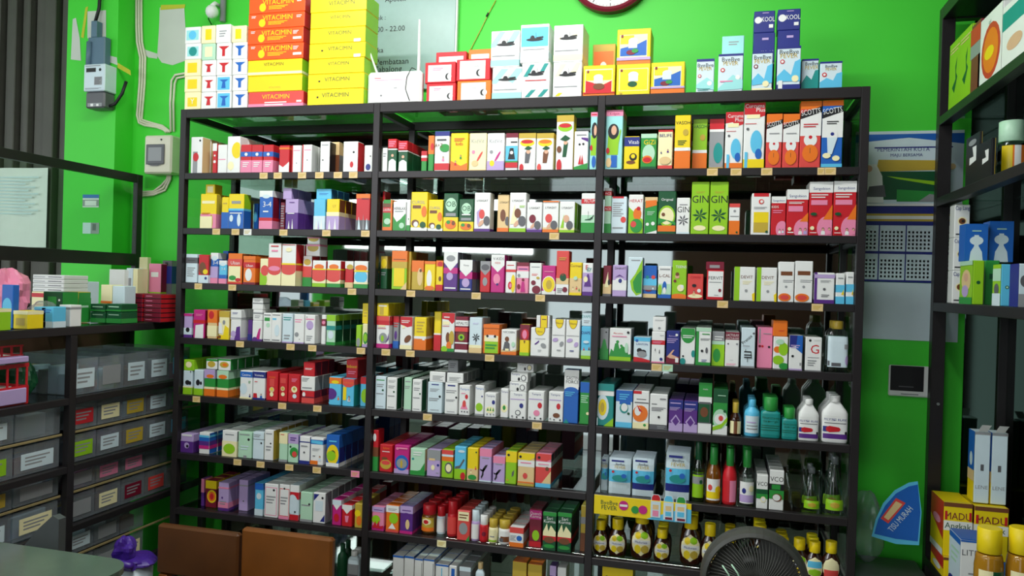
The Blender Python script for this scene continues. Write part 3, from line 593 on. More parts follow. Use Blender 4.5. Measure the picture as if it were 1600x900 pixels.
stock(2, '''
290 308 397|pale grey carton with dark band|H b,68,88,Z l,20,80,76,80,1,K l,15,85,20,55,5,S
310 326 398|dark carton with parrot-like picture|R/A b,0,28,H e,40,52,35,22,A e,70,40,25,9,Y c,75,17,12,N
327 341 395 s1|white and blue carton, purple foot, taller|B b,80,100,W e,50,82,38,8,H b,0,18,I t,65,62,12,W,3-4 b,18,55,V
342 354 407|white and blue carton, purple foot, shorter|C b,82,100,W e,50,84,38,8,H b,0,22,I b,22,38,B t,60,58,12,W,3-4
348 356 392 s6|navy carton behind small blue ones|N b,60,100,B
356 378 396 n3|orange and cream carton with salad|O/A b,60,82,r t,52,64,11,W,Ulsan r,6,8,90,58,X e,35,20,26,8,G e,75,14,20,6,R b,0,5,R
380 399 400 n3|deeper orange carton with white shape|O/O b,58,78,R t,52,62,9,W,Ulsan e,45,34,28,22,W b,0,8,U b,88,100,O
406 419 404 n2|green and pink carton beside white one|X e,30,20,60,30,L e,60,55,50,20,r
419 439 380 n2|tall white carton, pinkish-red middle|W/E b,0,28,X e,50,38,56,14,r b,40,66,r e,50,40,45,6,I r,25,80,75,84,I l,20,80,90,96,1,R
440 462 381 n3 d5|tall white carton with red block|W/R b,0,36,X b,36,50,r e,50,36,50,10,r b,50,54,Y l,5,95,96,99,1,R e,50,86,22,5,X
473 487 400 s3 d4|cream and red carton set back|W/R b,0,30,G b,30,66,r e,50,80,40,10,J
478 500 382 ^ s3 d5|white box with gold semicircle, stacked|W e,50,72,40,34,J b,85,100,I
480 500 368 ^ s3 d5|white box with gold semicircle, stacked|W e,50,72,40,34,J b,85,100,I
488 509 407 n1 d4|white, red and green carton with gold dome|W/R b,0,14,L b,14,28,X b,30,66,r e,50,32,48,12,r e,50,76,36,10,O b,64,69,Y
511 532 407 n2 d4|white, red and green carton, gold dome|W/R b,0,14,G b,14,28,X b,30,66,r e,50,32,48,12,r e,50,76,36,10,O b,64,69,Y
539 552 408 s1.5 n1 d4|crimson carton with gold dome set back|R/U b,0,20,E b,72,100,W e,60,78,40,10,J
553 575 408 n1 d4|white carton with sky blue disc|W/T b,0,15,G e,50,42,46,24,C e,50,74,44,12,O b,60,66,Y b,15,22,X
591 605 400 s2|gold over dark green carton|D/D b,62,100,J e,50,78,40,14,Y l,10,80,40,52,2,S
612 636 392 n3|large orange to lime carton|L/J b,72,100,O b,55,72,J l,10,90,76,80,1,A r,15,8,85,55,Y p,E,60,0,100,20,100,0
637 642 393 s1|thin tan folder edge|J
643 662 407|orange and gold slim carton|J b,62,100,O e,70,45,22,30,E e,75,66,10,6,A
663 680 408|golden carton with white flame|Y e,45,40,24,30,W b,0,6,J b,90,100,O e,50,8,45,8,O
681 692 407|orange carton with red foot|Y b,0,20,R b,80,100,O e,60,88,40,8,R e,60,40,20,8,A
693 715 394 n2|white V carton, pink to purple base|P/S b,45,60,M p,W,0,100,100,100,100,74,50,52,0,74 e,50,84,32,8,S e,45,38,24,10,V l,10,90,4,12,1,W
718 738 406 n3|smaller white V carton, magenta and navy|N/S b,40,62,M p,W,0,100,100,100,100,68,50,48,0,68 t,50,80,6,Z,Visoy e,50,28,30,14,V l,10,90,4,12,1,W
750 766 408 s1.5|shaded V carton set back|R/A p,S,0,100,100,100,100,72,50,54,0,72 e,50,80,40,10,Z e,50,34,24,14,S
767 788 398 n1|tall white V carton, hot pink base|M p,W,0,100,100,100,100,72,50,54,0,72 t,55,86,7,Z,V-KIDS t,50,76,5,R,KIDS e,45,36,26,14,I c,50,22,8,N
790 806 408|white carton, red title, yellow drop|W l,12,80,84,90,1,R b,66,74,r e,75,30,22,28,Y e,45,24,20,12,R e,50,24,12,7,I
807 826 410|pink carton with dancer and dark top|I b,88,100,U b,50,72,W l,15,90,76,82,1,P c,55,44,12,U p,M,35,5,75,5,65,38,45,38 e,20,22,14,8,U e,20,58,12,5,S
827 846 411|white carton with dark red blossoms|W l,15,85,84,90,1,S l,20,70,58,66,2,r e,35,36,20,8,U e,60,14,36,13,U e,72,52,14,4,J
847 868 415|magenta carton with yellow circle|M b,0,12,W e,50,34,50,30,W e,50,34,46,27,Y e,52,34,22,16,J l,15,85,76,82,1,I
869 889 392|tall red carton with little doctor|r b,0,24,W b,24,38,E b,38,44,r e,55,40,26,9,D c,52,46,10,A e,72,12,20,6,U l,10,60,4,16,3,S l,20,80,78,86,2,J
890 909 410|yellow carton with group of faces|Y b,8,52,E t,50,86,8,A,Curmax h,30,16,12,X h,60,18,12,r h,82,14,10,G c,50,52,16,Q b,0,8,Y
910 928 411|white and purple carton|W b,0,12,P b,12,26,V b,26,70,V t,40,80,14,R,E t,62,78,12,T,gy p,P,15,28,85,28,60,66,45,66 e,30,50,20,9,X
942 955 415|brown-purple floral carton|U b,0,40,E p,X,20,30,60,80,70,30 e,75,46,15,10,K b,0,8,Z
957 979 414|lavender carton with printed eye|V b,20,52,W t,55,86,7,K,DHAVIT e,50,50,32,9,W e,55,50,13,7,N p,P,15,60,50,70,85,60,50,66
981 1004 402|white carton with large green drop|H p,L,15,40,50,58,98,96,96,10,60,4,28,18 p,G,35,38,60,55,95,70,94,12,62,10,42,20 l,20,80,90,95,1,S
1005 1026 415 s1|muted blue carton with figures|B b,38,60,C b,0,12,E c,30,64,13,T c,75,64,15,r e,40,24,25,5,U b,24,38,S h,75,26,12,H
1028 1049 416|white and green carton, blue cow figure|W b,0,12,B b,12,45,Q t,50,66,9,A,L-CAL e,50,35,16,18,B e,50,24,12,10,W l,10,90,88,94,1,S e,15,26,14,16,L
1050 1073 407 n1|olive carton with football children|L/Z b,0,8,R e,50,5,60,8,O t,60,80,7,W,TEENS c,35,58,15,F c,35,64,13,A c,20,46,10,U e,60,28,24,9,X c,70,32,12,W
1074 1099 428|coral carton with child and cup|r b,0,8,R e,50,12,46,8,X t,50,82,9,R,CEREBI h,42,14,16,E c,74,34,12,W e,42,54,14,6,K
1104 1131 422|white carton framed in crimson|R r,8,10,96,96,W t,52,68,11,K,FERVIT l,15,85,56,62,1,S e,78,32,9,6,U l,45,70,14,18,1,S
1103 1132 409 ^ s1|crimson cap box atop framed carton|U r,20,25,75,60,S
1147 1180 417 n1|white carton, green spine, dark title|W r,0,0,26,100,L t,60,66,9,A,DEVIT l,40,85,48,60,3,X c,58,30,7,S p,Y,90,0,100,0,100,26,86,20
1182 1214 418 n1|white carton, green spine, dark title|W r,0,0,22,100,L t,55,66,9,A,DEVIT l,35,85,48,60,3,X c,56,30,7,S p,Y,90,0,100,0,100,26,86,20
1216 1241 409|white carton with brown bar, orange oval|W r,14,66,88,76,A l,30,100,48,56,2,S c,50,38,8,S e,42,12,40,10,O e,42,12,28,6,r
1242 1270 408|white carton with brown bar, orange oval|W r,14,66,86,76,A l,30,100,48,56,2,S c,50,38,8,S e,42,12,40,10,O e,42,12,28,6,r
1272 1304 426 n1|white carton framed in purple|W r,0,0,14,100,P b,0,12,P b,82,94,V c,50,46,7,Z l,35,75,20,30,2,Z l,30,80,68,76,2,S
1306 1320 427 n1|white and blue carton near right post|W b,0,24,C b,38,62,C p,Y,60,30,90,30,90,48 l,20,80,80,88,1,S
1322 1335 425 n1|white and blue carton near right post|W b,0,24,C b,38,62,C p,Y,70,30,90,30,90,48 l,20,80,80,88,1,S
''')
stock(3, '''
287 300 490|grey-pink carton beside left post|V b,0,12,P b,12,40,H e,50,32,24,10,K b,90,100,M
302 320 484 n2|magenta over white carton|M/U p,W,15,0,90,0,90,50,20,45 b,52,64,R l,20,80,78,86,2,I
324 339 484 n2|orange over cream carton|E/O b,55,100,O e,40,82,28,14,R b,8,45,X
342 358 486 n2|yellow carton with small girl figure|X/J b,78,100,J b,0,15,Y p,Y,40,0,100,0,100,40,60,50 e,50,60,14,8,S e,12,8,12,6,A p,W,0,20,40,20,30,55,0,60
360 376 500|white carton with purple flower|W b,0,12,V p,P,40,0,100,0,95,70,60,65 e,30,30,26,16,V
360 377 484 ^ n2|white box with grey line atop flower carton|W b,12,22,S l,20,70,55,75,2,N
387 394 500 s2|slim purple carton half hidden|P b,0,30,N
394 409 501 n2|white carton with pink and purple blossom|W b,0,10,P p,M,40,10,80,10,90,65,70,60 e,30,12,24,8,P
395 410 484 ^ d4 n1|white box with grey lines, stacked|W b,60,75,S l,20,80,20,50,2,S
394 411 466 ^ d4|white box with grey lines, stacked|W b,50,62,S l,20,80,70,90,2,S
411 424 489 n2|white carton with green print|W r,15,72,80,84,G e,60,58,24,8,Q l,10,90,90,96,1,Z l,10,90,4,10,1,Z
424 439 489 n2|white carton with aqua print|W r,10,76,50,82,C l,10,90,90,96,1,Z e,60,40,26,20,H l,10,90,4,10,1,Z
441 457 490 n3|pale carton with teal strokes|H l,10,90,75,90,2,T c,75,80,5,T b,0,4,V l,20,80,10,30,2,S
459 475 491 n3|white carton with pink traces|W l,10,80,70,85,2,I e,30,30,20,8,S b,0,4,V c,60,14,4,K
476 492 492 n3|white carton with pink disc|W e,50,64,36,16,V l,10,90,80,90,1,I p,Z,30,52,70,52,50,50 l,20,80,10,30,3,S c,20,92,4,K
502 509 492 s1|slim white carton with maroon band|W b,62,86,U e,50,74,40,6,I
510 524 492 n4 d5|mint and green carton with deep side|Q/D b,0,10,G b,80,100,L e,50,34,32,14,H b,50,64,T
556 564 508|olive carton with pale arch|L e,50,20,40,20,S
566 576 506 n1|yellow-green carton with white arch|X e,50,38,40,26,G e,50,40,30,18,L b,0,12,V
566 576 474 ^ s1|small yellow box above the arch carton|Y l,20,80,30,60,2,J
588 608 494|red and white carton, magenta foot|W b,0,13,M b,72,86,R b,86,100,r r,15,66,70,72,X l,10,75,60,64,1,R e,55,32,32,16,S e,50,30,12,10,L p,P,70,12,100,30,100,50,90,30
588 607 474 ^ n2|small yellow box stacked at middle bay left|Y r,25,10,60,90,J l,15,85,70,90,1,W
614 623 494 s2|slim carton with blue foot set back|S b,0,22,B b,80,100,R l,10,90,64,78,2,R e,50,40,24,14,P
625 644 495 n1|white carton with red top, brown seed|W p,R,0,100,100,100,100,72,60,68,0,76 l,10,80,80,90,2,W c,28,68,12,X e,65,32,22,14,A,-40 b,0,12,X
647 666 496 n2|yellow over orange carton, wide gold side|Y/J b,0,34,O b,34,42,W l,20,85,52,90,4,J p,W,70,30,90,30,90,42,70,42
678 689 487 s2 n1|taller yellow over red carton set back|Y/J b,0,40,R b,40,44,W
690 710 489 n1|white carton, red top, ginger and leaves|W p,R,0,100,100,100,100,78,80,72,50,82,0,84 l,15,60,86,92,1,W r,5,69,60,78,X l,5,60,64,67,1,R e,50,36,16,14,A e,80,36,20,18,J e,60,14,20,12,O b,0,8,G e,25,6,24,8,L
711 731 495 n1|maroon carton with white title and green globe|U b,74,90,W t,50,78,8,K,APIALYS e,50,44,34,16,A c,50,42,24,L c,50,42,12,D b,24,28,W b,0,7,W b,58,70,r
733 753 496 n1|white carton with black plant, tan foot|H b,0,14,E b,14,22,X f,55,44,34,K r,51,24,55,42,K t,50,80,5,V,VIVIT
755 780 507 n1|orange carton with lime panel|O r,10,2,94,42,L r,6,42,94,62,X r,28,52,72,64,W c,26,60,8,K c,74,60,8,K l,15,85,15,35,2,G b,88,100,O
783 807 515 n1|white carton with woman figure, orange foot|W b,0,16,O t,50,86,8,Z,NICOBIN p,E,0,16,30,30,60,14,100,24,100,14,0,10 p,Z,12,16,58,16,56,44,40,54,22,50 e,38,62,14,10,A r,28,16,52,24,X e,80,42,12,10,Q
812 827 507|crimson over yellow carton|Y b,50,100,U e,55,68,40,18,R e,50,68,24,14,I b,0,10,L p,A,40,48,60,48,50,38
829 858 512 d4|big white carton with yellow badge|W e,50,94,28,22,A e,50,93,24,20,Y t,50,84,5,A,Elkana p,P,20,42,46,56,46,50,28,40 e,70,38,16,8,S,-30 l,25,80,60,64,1,S l,40,60,16,24,2,S
838 859 493 ^ d4|white box with yellow panel stacked on badge carton|W r,28,0,86,100,U r,34,0,80,100,Y l,42,74,60,76,1,A
862 883 499 n2|white carton with yellow badge|W e,55,98,32,22,A e,55,97,28,20,Y t,55,88,5,A,Elkana l,5,95,57,60,1,S e,28,46,22,5,V,15 e,75,36,14,7,S,-30 l,40,70,16,22,1,S
884 906 500 n2|white carton with yellow badge|W e,50,98,32,22,A e,50,97,28,20,Y t,50,88,5,A,Elkana l,5,95,57,60,1,S e,28,46,22,5,V,15 e,75,36,14,7,V,-30 l,30,60,16,22,1,N
908 926 510 n1|sky blue carton with two children|C b,0,10,L b,10,26,Q t,45,76,9,N,DIAPE h,28,26,14,r h,80,28,14,A e,50,52,30,4,H
909 926 488 ^ n1|pale blue box atop children carton|H t,45,60,20,T,DIAPE l,20,80,20,45,2,S
936 951 513 s1 n1|greyish leaf-green carton beside middle post|S b,0,35,G c,70,88,9,K p,G,10,30,90,30,60,65,40,65
952 986 513 s0.5 n1|white carton with green family silhouettes|W/S b,0,14,L p,G,0,12,8,36,20,28,26,52,40,56,48,36,60,46,76,40,90,20,100,22,100,12 c,38,58,7,G c,56,46,6,G t,40,82,5,R,Marumine l,12,80,72,78,1,I c,86,88,6,K e,80,40,8,16,Q
990 1016 527 n1|small sky blue carton with couple, red foot|H p,R,0,0,100,0,100,8,50,16,0,20 b,84,100,C c,18,86,9,B t,50,68,8,N,LANTON e,35,46,16,10,K e,58,42,18,8,K e,50,32,30,12,S
1018 1039 518 n1|white carton with crimson band and dancers|W b,58,72,R l,8,80,61,69,2,I p,Z,20,30,26,45,30,45,34,30,30,38,24,38 p,Z,55,30,58,42,62,42,64,30 c,74,12,12,N b,0,4,I l,60,90,86,90,1,S
1020 1041 495 ^ n1|white box with small seal, stacked|W l,15,85,70,80,2,S c,50,22,10,S
1041 1062 517 n1|deep purple carton with reaching hand|N/P b,0,22,U t,45,82,5,V,Ramvex l,5,85,62,78,3,V p,F,5,20,50,42,62,42,40,28,90,20,80,14,30,16 r,70,4,94,18,W c,76,88,10,W
1063 1086 513 s0.4 n3|white carton with large green roundel|W e,50,86,50,28,G b,98,100,G l,15,90,72,82,2,W e,90,30,14,10,T c,20,22,7,K e,18,8,20,9,T
1087 1111 512 n3|white carton framed in bright green|W r,0,0,20,100,G b,0,8,G b,90,100,Q l,40,90,80,86,1,G l,30,95,66,72,2,Z c,42,38,9,K e,72,40,8,8,Z l,40,75,8,16,2,N
1112 1132 518 s1 n3|greyish carton with lime lower half|S b,0,62,L e,40,30,30,20,G b,62,72,Q l,20,90,74,88,2,W
1133 1155 519 n2|white carton with maroon title box|W b,78,100,U t,50,88,7,W,LACTULAX t,50,80,5,W,LACTULOSE c,20,66,6,Z c,84,66,8,S l,10,80,4,10,2,I l,35,60,18,20,1,S
1158 1180 512 n3|pale carton with winding intestine drawing|H b,0,4,S c,88,86,8,Z t,48,68,8,K,Prenax,45 r,22,38,74,41,K r,22,30,74,33,K r,70,33,75,38,K r,22,33,26,30,K r,22,24,76,27,K r,72,24,77,33,K r,45,14,49,24,K r,30,41,34,46,K l,10,60,52,56,1,S
1183 1207 511 s1 n2|dull pink-grey carton with two red dots|I/A r,10,60,20,96,S c,16,53,9,U c,34,53,8,R c,78,52,8,K l,38,92,82,86,1,S
1208 1231 526 s0.3|white carton with lime and orange fruit|W e,30,60,28,10,O e,70,62,34,20,L e,35,28,40,14,L e,75,10,34,10,G e,45,84,30,8,Q
1208 1231 501 ^ n1|orange box on the fruit carton|O l,40,80,30,40,2,R
1233 1254 524 n2|white carton with blue and teal swoosh|W p,N,0,100,60,100,60,70,0,65 p,B,60,100,100,100,100,48,50,62 l,10,80,62,74,2,V c,26,40,10,K r,80,14,92,22,S b,0,4,V
1258 1284 527 n2|white carton with red letter G|W/S t,58,52,26,R,G c,28,90,8,K l,15,85,38,42,1,S l,15,70,14,34,3,S b,0,3,S l,50,90,90,92,1,S
''')
stock(4, '''
286 300 579|white and lime carton, dark motif|H b,0,28,L b,28,34,X e,50,50,26,10,K e,80,48,14,8,K c,85,96,7,K
287 303 562 ^ n2|small lime-edged box in left stack|L e,50,55,30,28,X
303 317 578|white and lime carton, dark motif|H b,0,26,L e,45,50,22,12,K e,80,48,12,7,K
319 336 577 n1|green carton with orange foot|G/G b,0,26,O b,26,34,X b,66,100,V e,55,74,35,7,O
322 339 561 ^ n2|white box with green frame and gold oval|W b,80,100,G e,50,50,36,30,J
339 357 579 n3|green carton, orange foot, pale top|G/G b,0,26,O b,26,34,X b,68,100,Q e,50,76,38,8,O
341 360 561 ^ n3 d4|white box with gold oval beside framed one|W/G b,85,100,G e,50,50,38,26,J e,55,50,20,14,O
375 394 579 n2|white carton with blue title bar|W b,76,96,B t,50,81,8,W,Cexime e,30,35,30,20,H b,0,6,X l,70,90,55,65,2,G h,85,6,12,N
395 414 580 n2|white carton with navy title bar and child|W b,76,98,N t,50,82,8,W,Vometa b,0,6,N p,R,5,6,40,6,35,22,8,22 h,72,6,16,B l,15,40,60,66,1,R
416 434 581 n3|crimson carton with cartoonish smiling sun, left|R t,50,78,7,O,ANAK r,30,50,70,76,r c,50,38,22,E c,50,40,10,Y e,50,22,16,8,X
436 449 584 n3|crimson carton with sun, middle|R r,15,66,80,84,r c,45,46,26,E c,45,46,14,J e,50,26,22,7,X
450 468 585 n4|crimson carton with sun and dog, front|R l,30,80,72,86,3,I c,55,46,26,X c,55,48,12,J c,25,38,12,r e,60,22,18,8,H
471 491 611 s0.3 n2|low red box under white one|R/U b,0,44,r e,18,70,12,20,W b,44,55,U
470 492 588 ^ n2 d5|white box sitting on low red box|W/S l,8,60,62,90,3,Z l,10,80,10,30,1,S
474 492 566 ^ n2|red box stacked on the white box|R/U l,15,80,45,60,2,W
514 533 589 n4|sky blue carton with purple disc, red top|C b,76,98,O e,50,82,32,6,Y e,15,40,50,20,P h,80,20,14,O e,50,8,50,6,C
535 553 592 n4|sky blue carton with boy, orange top|C/T b,78,100,r t,50,82,9,O,Imboost p,r,0,78,100,78,70,70,30,70 r,5,22,35,70,Y h,60,18,22,W h,62,22,10,U
541 559 562 ^ s2 n2|small red box with yellow print, stacked|R t,50,55,18,Y,Imboost l,15,85,20,40,2,I
563 576 589 s2 n1|sky blue carton with lime disc, half hidden|C/T b,76,100,R e,60,36,50,24,L
586 603 588 n4|pale green-white generic carton, far left|H/D l,10,85,85,92,1,G l,15,80,66,78,2,S c,72,58,9,D l,10,80,44,50,1,S l,15,80,6,10,1,S
604 620 590 n4|white generic carton with green side|W/D l,15,85,84,92,2,S l,15,80,66,76,2,S c,72,56,9,D l,10,80,40,46,1,S l,15,80,6,10,1,S
631 643 590 n4|narrow mint generic carton|Q/D l,15,85,84,92,1,S l,10,80,66,76,2,S b,0,5,S
644 659 593 n4|white generic carton, deep green side|W/D l,15,85,84,92,2,S l,15,80,64,76,2,S c,82,56,9,D l,10,80,40,46,1,S l,15,80,6,10,1,S
668 691 597 n3|pale carton with small navy heading|H l,25,75,88,96,1,N l,15,80,68,80,3,S c,84,54,8,K l,10,80,38,50,2,S l,20,80,8,12,1,S
671 696 581 ^ n3 d4|white labelled box stacked, left of pair|W/S r,45,60,75,85,W l,20,90,15,65,4,S
693 715 598 n3|white carton with small navy heading|W l,20,80,86,96,1,N l,10,90,66,78,2,S c,90,54,8,K l,10,80,40,48,2,S l,20,80,6,10,1,S
698 724 583 ^ n3 d4|white labelled box stacked, right of pair|W/S r,40,62,75,88,W l,15,85,15,60,4,S
690 716 562 ^ s2 d4 n1|grey labelled box crowning the pair|S l,20,80,30,75,3,Z
717 734 602 n2|white syrup carton with pink shield and child|W t,50,84,7,B,Tempra e,70,62,14,8,R p,I,15,20,85,20,50,50 e,50,38,16,12,r l,20,60,70,76,1,I c,30,12,7,Z c,55,12,7,Z c,82,12,7,Z
742 756 602 s1 n2|lime-figured syrup carton set back|W t,50,86,7,B,Tempra e,50,28,40,14,L b,0,6,S c,80,64,9,N
757 775 614 n2|smaller lime-figured syrup carton|W t,50,84,8,N,Tempra e,78,62,14,9,N e,50,30,40,14,X p,G,20,26,30,40,40,26 p,G,45,26,55,42,60,26 p,G,70,26,80,42,85,26 c,25,12,7,S c,55,12,7,S c,82,12,7,S
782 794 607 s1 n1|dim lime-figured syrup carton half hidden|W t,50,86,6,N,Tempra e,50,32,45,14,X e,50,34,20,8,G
796 822 612 n1|white syrup carton with navy shield|W t,50,86,7,N,Tempra l,5,90,68,76,1,V e,72,50,12,9,N e,52,24,17,10,Z e,52,24,12,7,W c,18,10,6,S c,46,8,5,K c,84,8,6,K
796 823 597 ^|white syrup box with bear drawing, stacked|W t,28,70,20,N,Tempra e,48,24,7,18,K e,75,44,16,32,Z e,75,44,11,24,W
798 825 582 ^|white syrup box with bear drawing, stacked|W t,28,70,20,N,Tempra e,48,30,7,18,K e,75,44,16,32,Z e,75,44,11,24,W
808 834 567 ^ s1|white syrup box with bear drawing, stacked|W t,28,70,20,S,Tempra e,48,35,6,18,K e,75,50,16,32,S e,75,50,11,24,X
825 850 611 n2|white syrup carton with red shield, pink bear|W t,50,86,7,N,Tempra l,5,90,68,76,1,V e,74,52,14,10,R e,55,26,20,10,I c,14,10,6,S c,45,8,5,K c,82,8,6,K
857 880 612 n2|white syrup carton with red shield, brown bear|W t,45,86,7,N,Tempra l,5,85,68,76,1,V e,68,52,14,10,R e,55,22,24,8,A c,14,10,6,S c,40,8,5,K c,82,8,6,K
881 904 578|tall blue antacid carton with white top|B/N b,68,100,W e,50,66,50,8,W e,50,60,50,8,B t,55,82,6,Z,GASTIN t,55,75,6,Z,FORCE l,8,75,50,60,3,C p,T,0,0,40,0,20,8
906 921 597 n2|bright green carton with blue top|G b,75,100,B l,10,90,50,70,4,Q c,85,26,16,X
934 959 600 n3|teal carton with gold medallion in white ring|T/D b,72,84,W e,30,44,40,30,H e,30,44,26,20,Y e,30,44,12,12,J p,L,40,0,100,20,100,0 b,84,100,T
962 988 610 n3|blue and white carton with sleepy moon|H b,70,100,B r,22,62,90,70,B l,20,80,74,92,3,C e,50,52,26,14,T e,52,54,20,11,W b,0,14,C c,78,38,8,D
989 1014 611 n3|white carton with inflamed stomach picture|W r,0,92,52,100,R l,20,80,76,80,1,K l,8,96,66,72,1,Z e,45,40,48,22,O,-20 e,30,46,20,12,W p,R,22,64,50,50,62,44,40,46 b,0,16,X c,76,10,9,G
1015 1043 616 n3|white carton with dark grey foot|W b,0,15,Z r,6,2,40,12,Z l,44,90,3,12,2,S l,10,40,70,74,1,K l,10,90,52,64,3,Z c,52,36,7,K l,56,90,84,90,1,Z
1045 1067 625 n3|violet carton with diamond motif|P b,72,100,N l,8,85,86,94,1,V l,5,80,66,78,3,V b,0,26,V p,V,50,54,85,32,50,12,12,32 p,P,50,48,75,32,50,18,24,32
1068 1090 627 n3|violet carton with diamond motif|P b,72,100,N l,8,85,86,94,1,V l,5,80,66,78,3,V b,0,26,V p,V,50,54,85,32,50,12,12,32 p,P,50,48,75,32,50,18,24,32
1091 1112 598 n2|dark green tea carton with bow tie label|D b,0,20,W b,72,100,G r,0,60,100,72,W r,4,20,92,62,Z r,6,22,86,58,D e,45,42,30,10,A t,50,86,3,W,madu
1114 1137 608 n3|green and white carton with leaf sweep|G b,70,100,D b,0,20,W e,50,34,50,22,Q e,50,34,40,12,W p,L,0,16,60,24,100,40,100,30,60,14,0,8 e,55,36,16,6,r c,80,52,10,D l,30,85,84,88,1,Q
''')
stock(5, '''
282 302 678 n4|lilac carton with coiled figure|V b,0,60,P b,60,66,V p,W,10,88,90,88,90,98,10,98 e,50,38,20,16,V e,55,34,10,8,K
311 327 676 n4|white carton with blue to magenta band|W/B b,60,78,B b,40,60,P b,24,40,M b,78,88,C
347 370 673 n4|cream over yellow-green carton|W/S b,0,60,X l,20,80,80,90,1,S e,50,30,40,20,L
372 393 675 n4|mint carton with dot and grey tab|Q c,78,72,9,K r,42,0,66,10,S l,10,85,86,94,1,S l,20,80,30,50,2,H
395 412 675 n4|pale carton with dark rule across|H b,72,74,Z c,78,60,8,K l,10,70,80,92,2,S
413 427 672 n4|white carton with olive spine|W/J c,70,56,9,K l,15,85,84,92,1,S l,20,80,30,50,2,S
436 449 676 n2|mint carton with small red title|Q b,62,100,X l,15,60,90,96,1,R b,0,8,S
450 466 678 n3|mint carton with vegetable picture|Q b,66,100,V e,60,36,42,18,G e,65,30,24,10,r c,25,55,10,D l,20,80,75,90,2,P
467 484 682 n4|navy-framed white carton|W/N r,0,0,8,100,N b,78,82,N b,0,12,N c,50,42,9,Z l,20,80,60,70,1,S
485 505 684 n3|white carton with blue wave and child|W b,76,92,B p,C,5,80,95,76,95,88,5,90 h,75,16,18,H r,0,2,60,16,O l,15,80,52,62,3,S l,20,40,30,36,1,K
510 530 680 n3|blue carton with yellow blossom circle|B/N b,60,100,B e,50,38,48,32,Y e,50,40,22,12,K e,40,34,36,16,L b,0,12,W l,20,80,76,86,1,C
582 591 672|tall red and green carton, mostly hidden|R b,0,35,G b,35,58,A e,30,82,30,10,W
593 613 695 n4|scarlet carton with gold dish|R t,50,84,8,O,Salant l,20,80,72,78,1,W e,50,28,44,18,J e,50,34,34,8,r e,40,50,24,5,A
616 639 696 n4|magenta carton with blue oval|M/M b,0,16,V e,52,38,46,28,B e,52,36,36,18,S e,50,34,8,14,J e,20,88,10,5,I l,30,90,84,96,1,I
641 664 701 n4|mint carton with green foot|Q/E b,0,16,G c,18,60,8,T p,G,20,10,100,10,100,50,70,20 l,20,80,72,90,2,W
667 688 703 n3|lavender-grey carton with tan tab|V b,62,100,S r,15,60,60,68,E c,84,44,9,N e,46,34,14,10,X l,70,90,12,18,1,S
690 708 703 n3|lime carton with orange band|L b,60,76,O b,76,84,H b,84,100,r e,62,36,34,20,Z e,62,36,24,14,X
710 728 698 n3|sky blue and green carton with dark branch|C b,0,32,L p,Z,5,30,50,34,90,60,80,64,45,42,8,38 e,76,10,22,12,R e,60,86,30,4,H
730 747 700 n3|yellow carton with children at foot|Y b,0,36,E h,36,22,14,X h,80,34,14,r c,82,88,7,D e,50,10,40,8,G
749 768 701 n2|white and pink carton with running figure, tall|V b,76,100,I l,20,80,68,74,1,S p,K,5,38,10,32,30,30,60,44,70,52,50,50,28,38,22,20,14,14,20,8,36,20,36,34 b,0,4,H
770 789 713 n2|white and pink carton with running figure, short|V b,74,100,I l,20,80,66,74,1,S p,K,5,38,10,32,30,30,60,44,70,52,50,50,28,38,22,20,14,14,20,8,36,20,36,34 b,0,4,H
790 807 705 n2|yellow-green carton with dark spot|L b,66,100,Y c,25,88,12,K p,Z,60,36,80,44,76,28,58,22 c,20,12,10,J
809 835 708 n3|cream carton with strawberry and gold band|E b,58,78,W p,Y,0,100,100,100,100,88,70,78,0,80 l,15,80,66,74,1,I e,45,30,14,9,r c,14,88,8,K b,8,12,O b,0,6,J
837 861 709 n3|salmon carton with pale blue foot|I/Z b,60,76,W p,r,0,100,100,100,100,86,70,78,0,80 b,12,60,r p,E,40,12,100,12,100,50 b,0,12,C c,20,88,9,K e,75,56,12,6,A l,15,85,66,72,1,I
1182 1200 742 n4 d4|smaller white coconut-oil carton|W/Z t,50,68,12,K,VCO b,44,58,D b,30,44,G e,60,28,24,9,X e,60,28,18,6,W
1202 1225 735 n4 d4|larger white coconut-oil carton|W/Z t,50,72,12,K,VCO b,50,66,K r,15,52,75,64,G b,28,50,G e,55,32,34,10,A e,50,32,26,8,W
''')
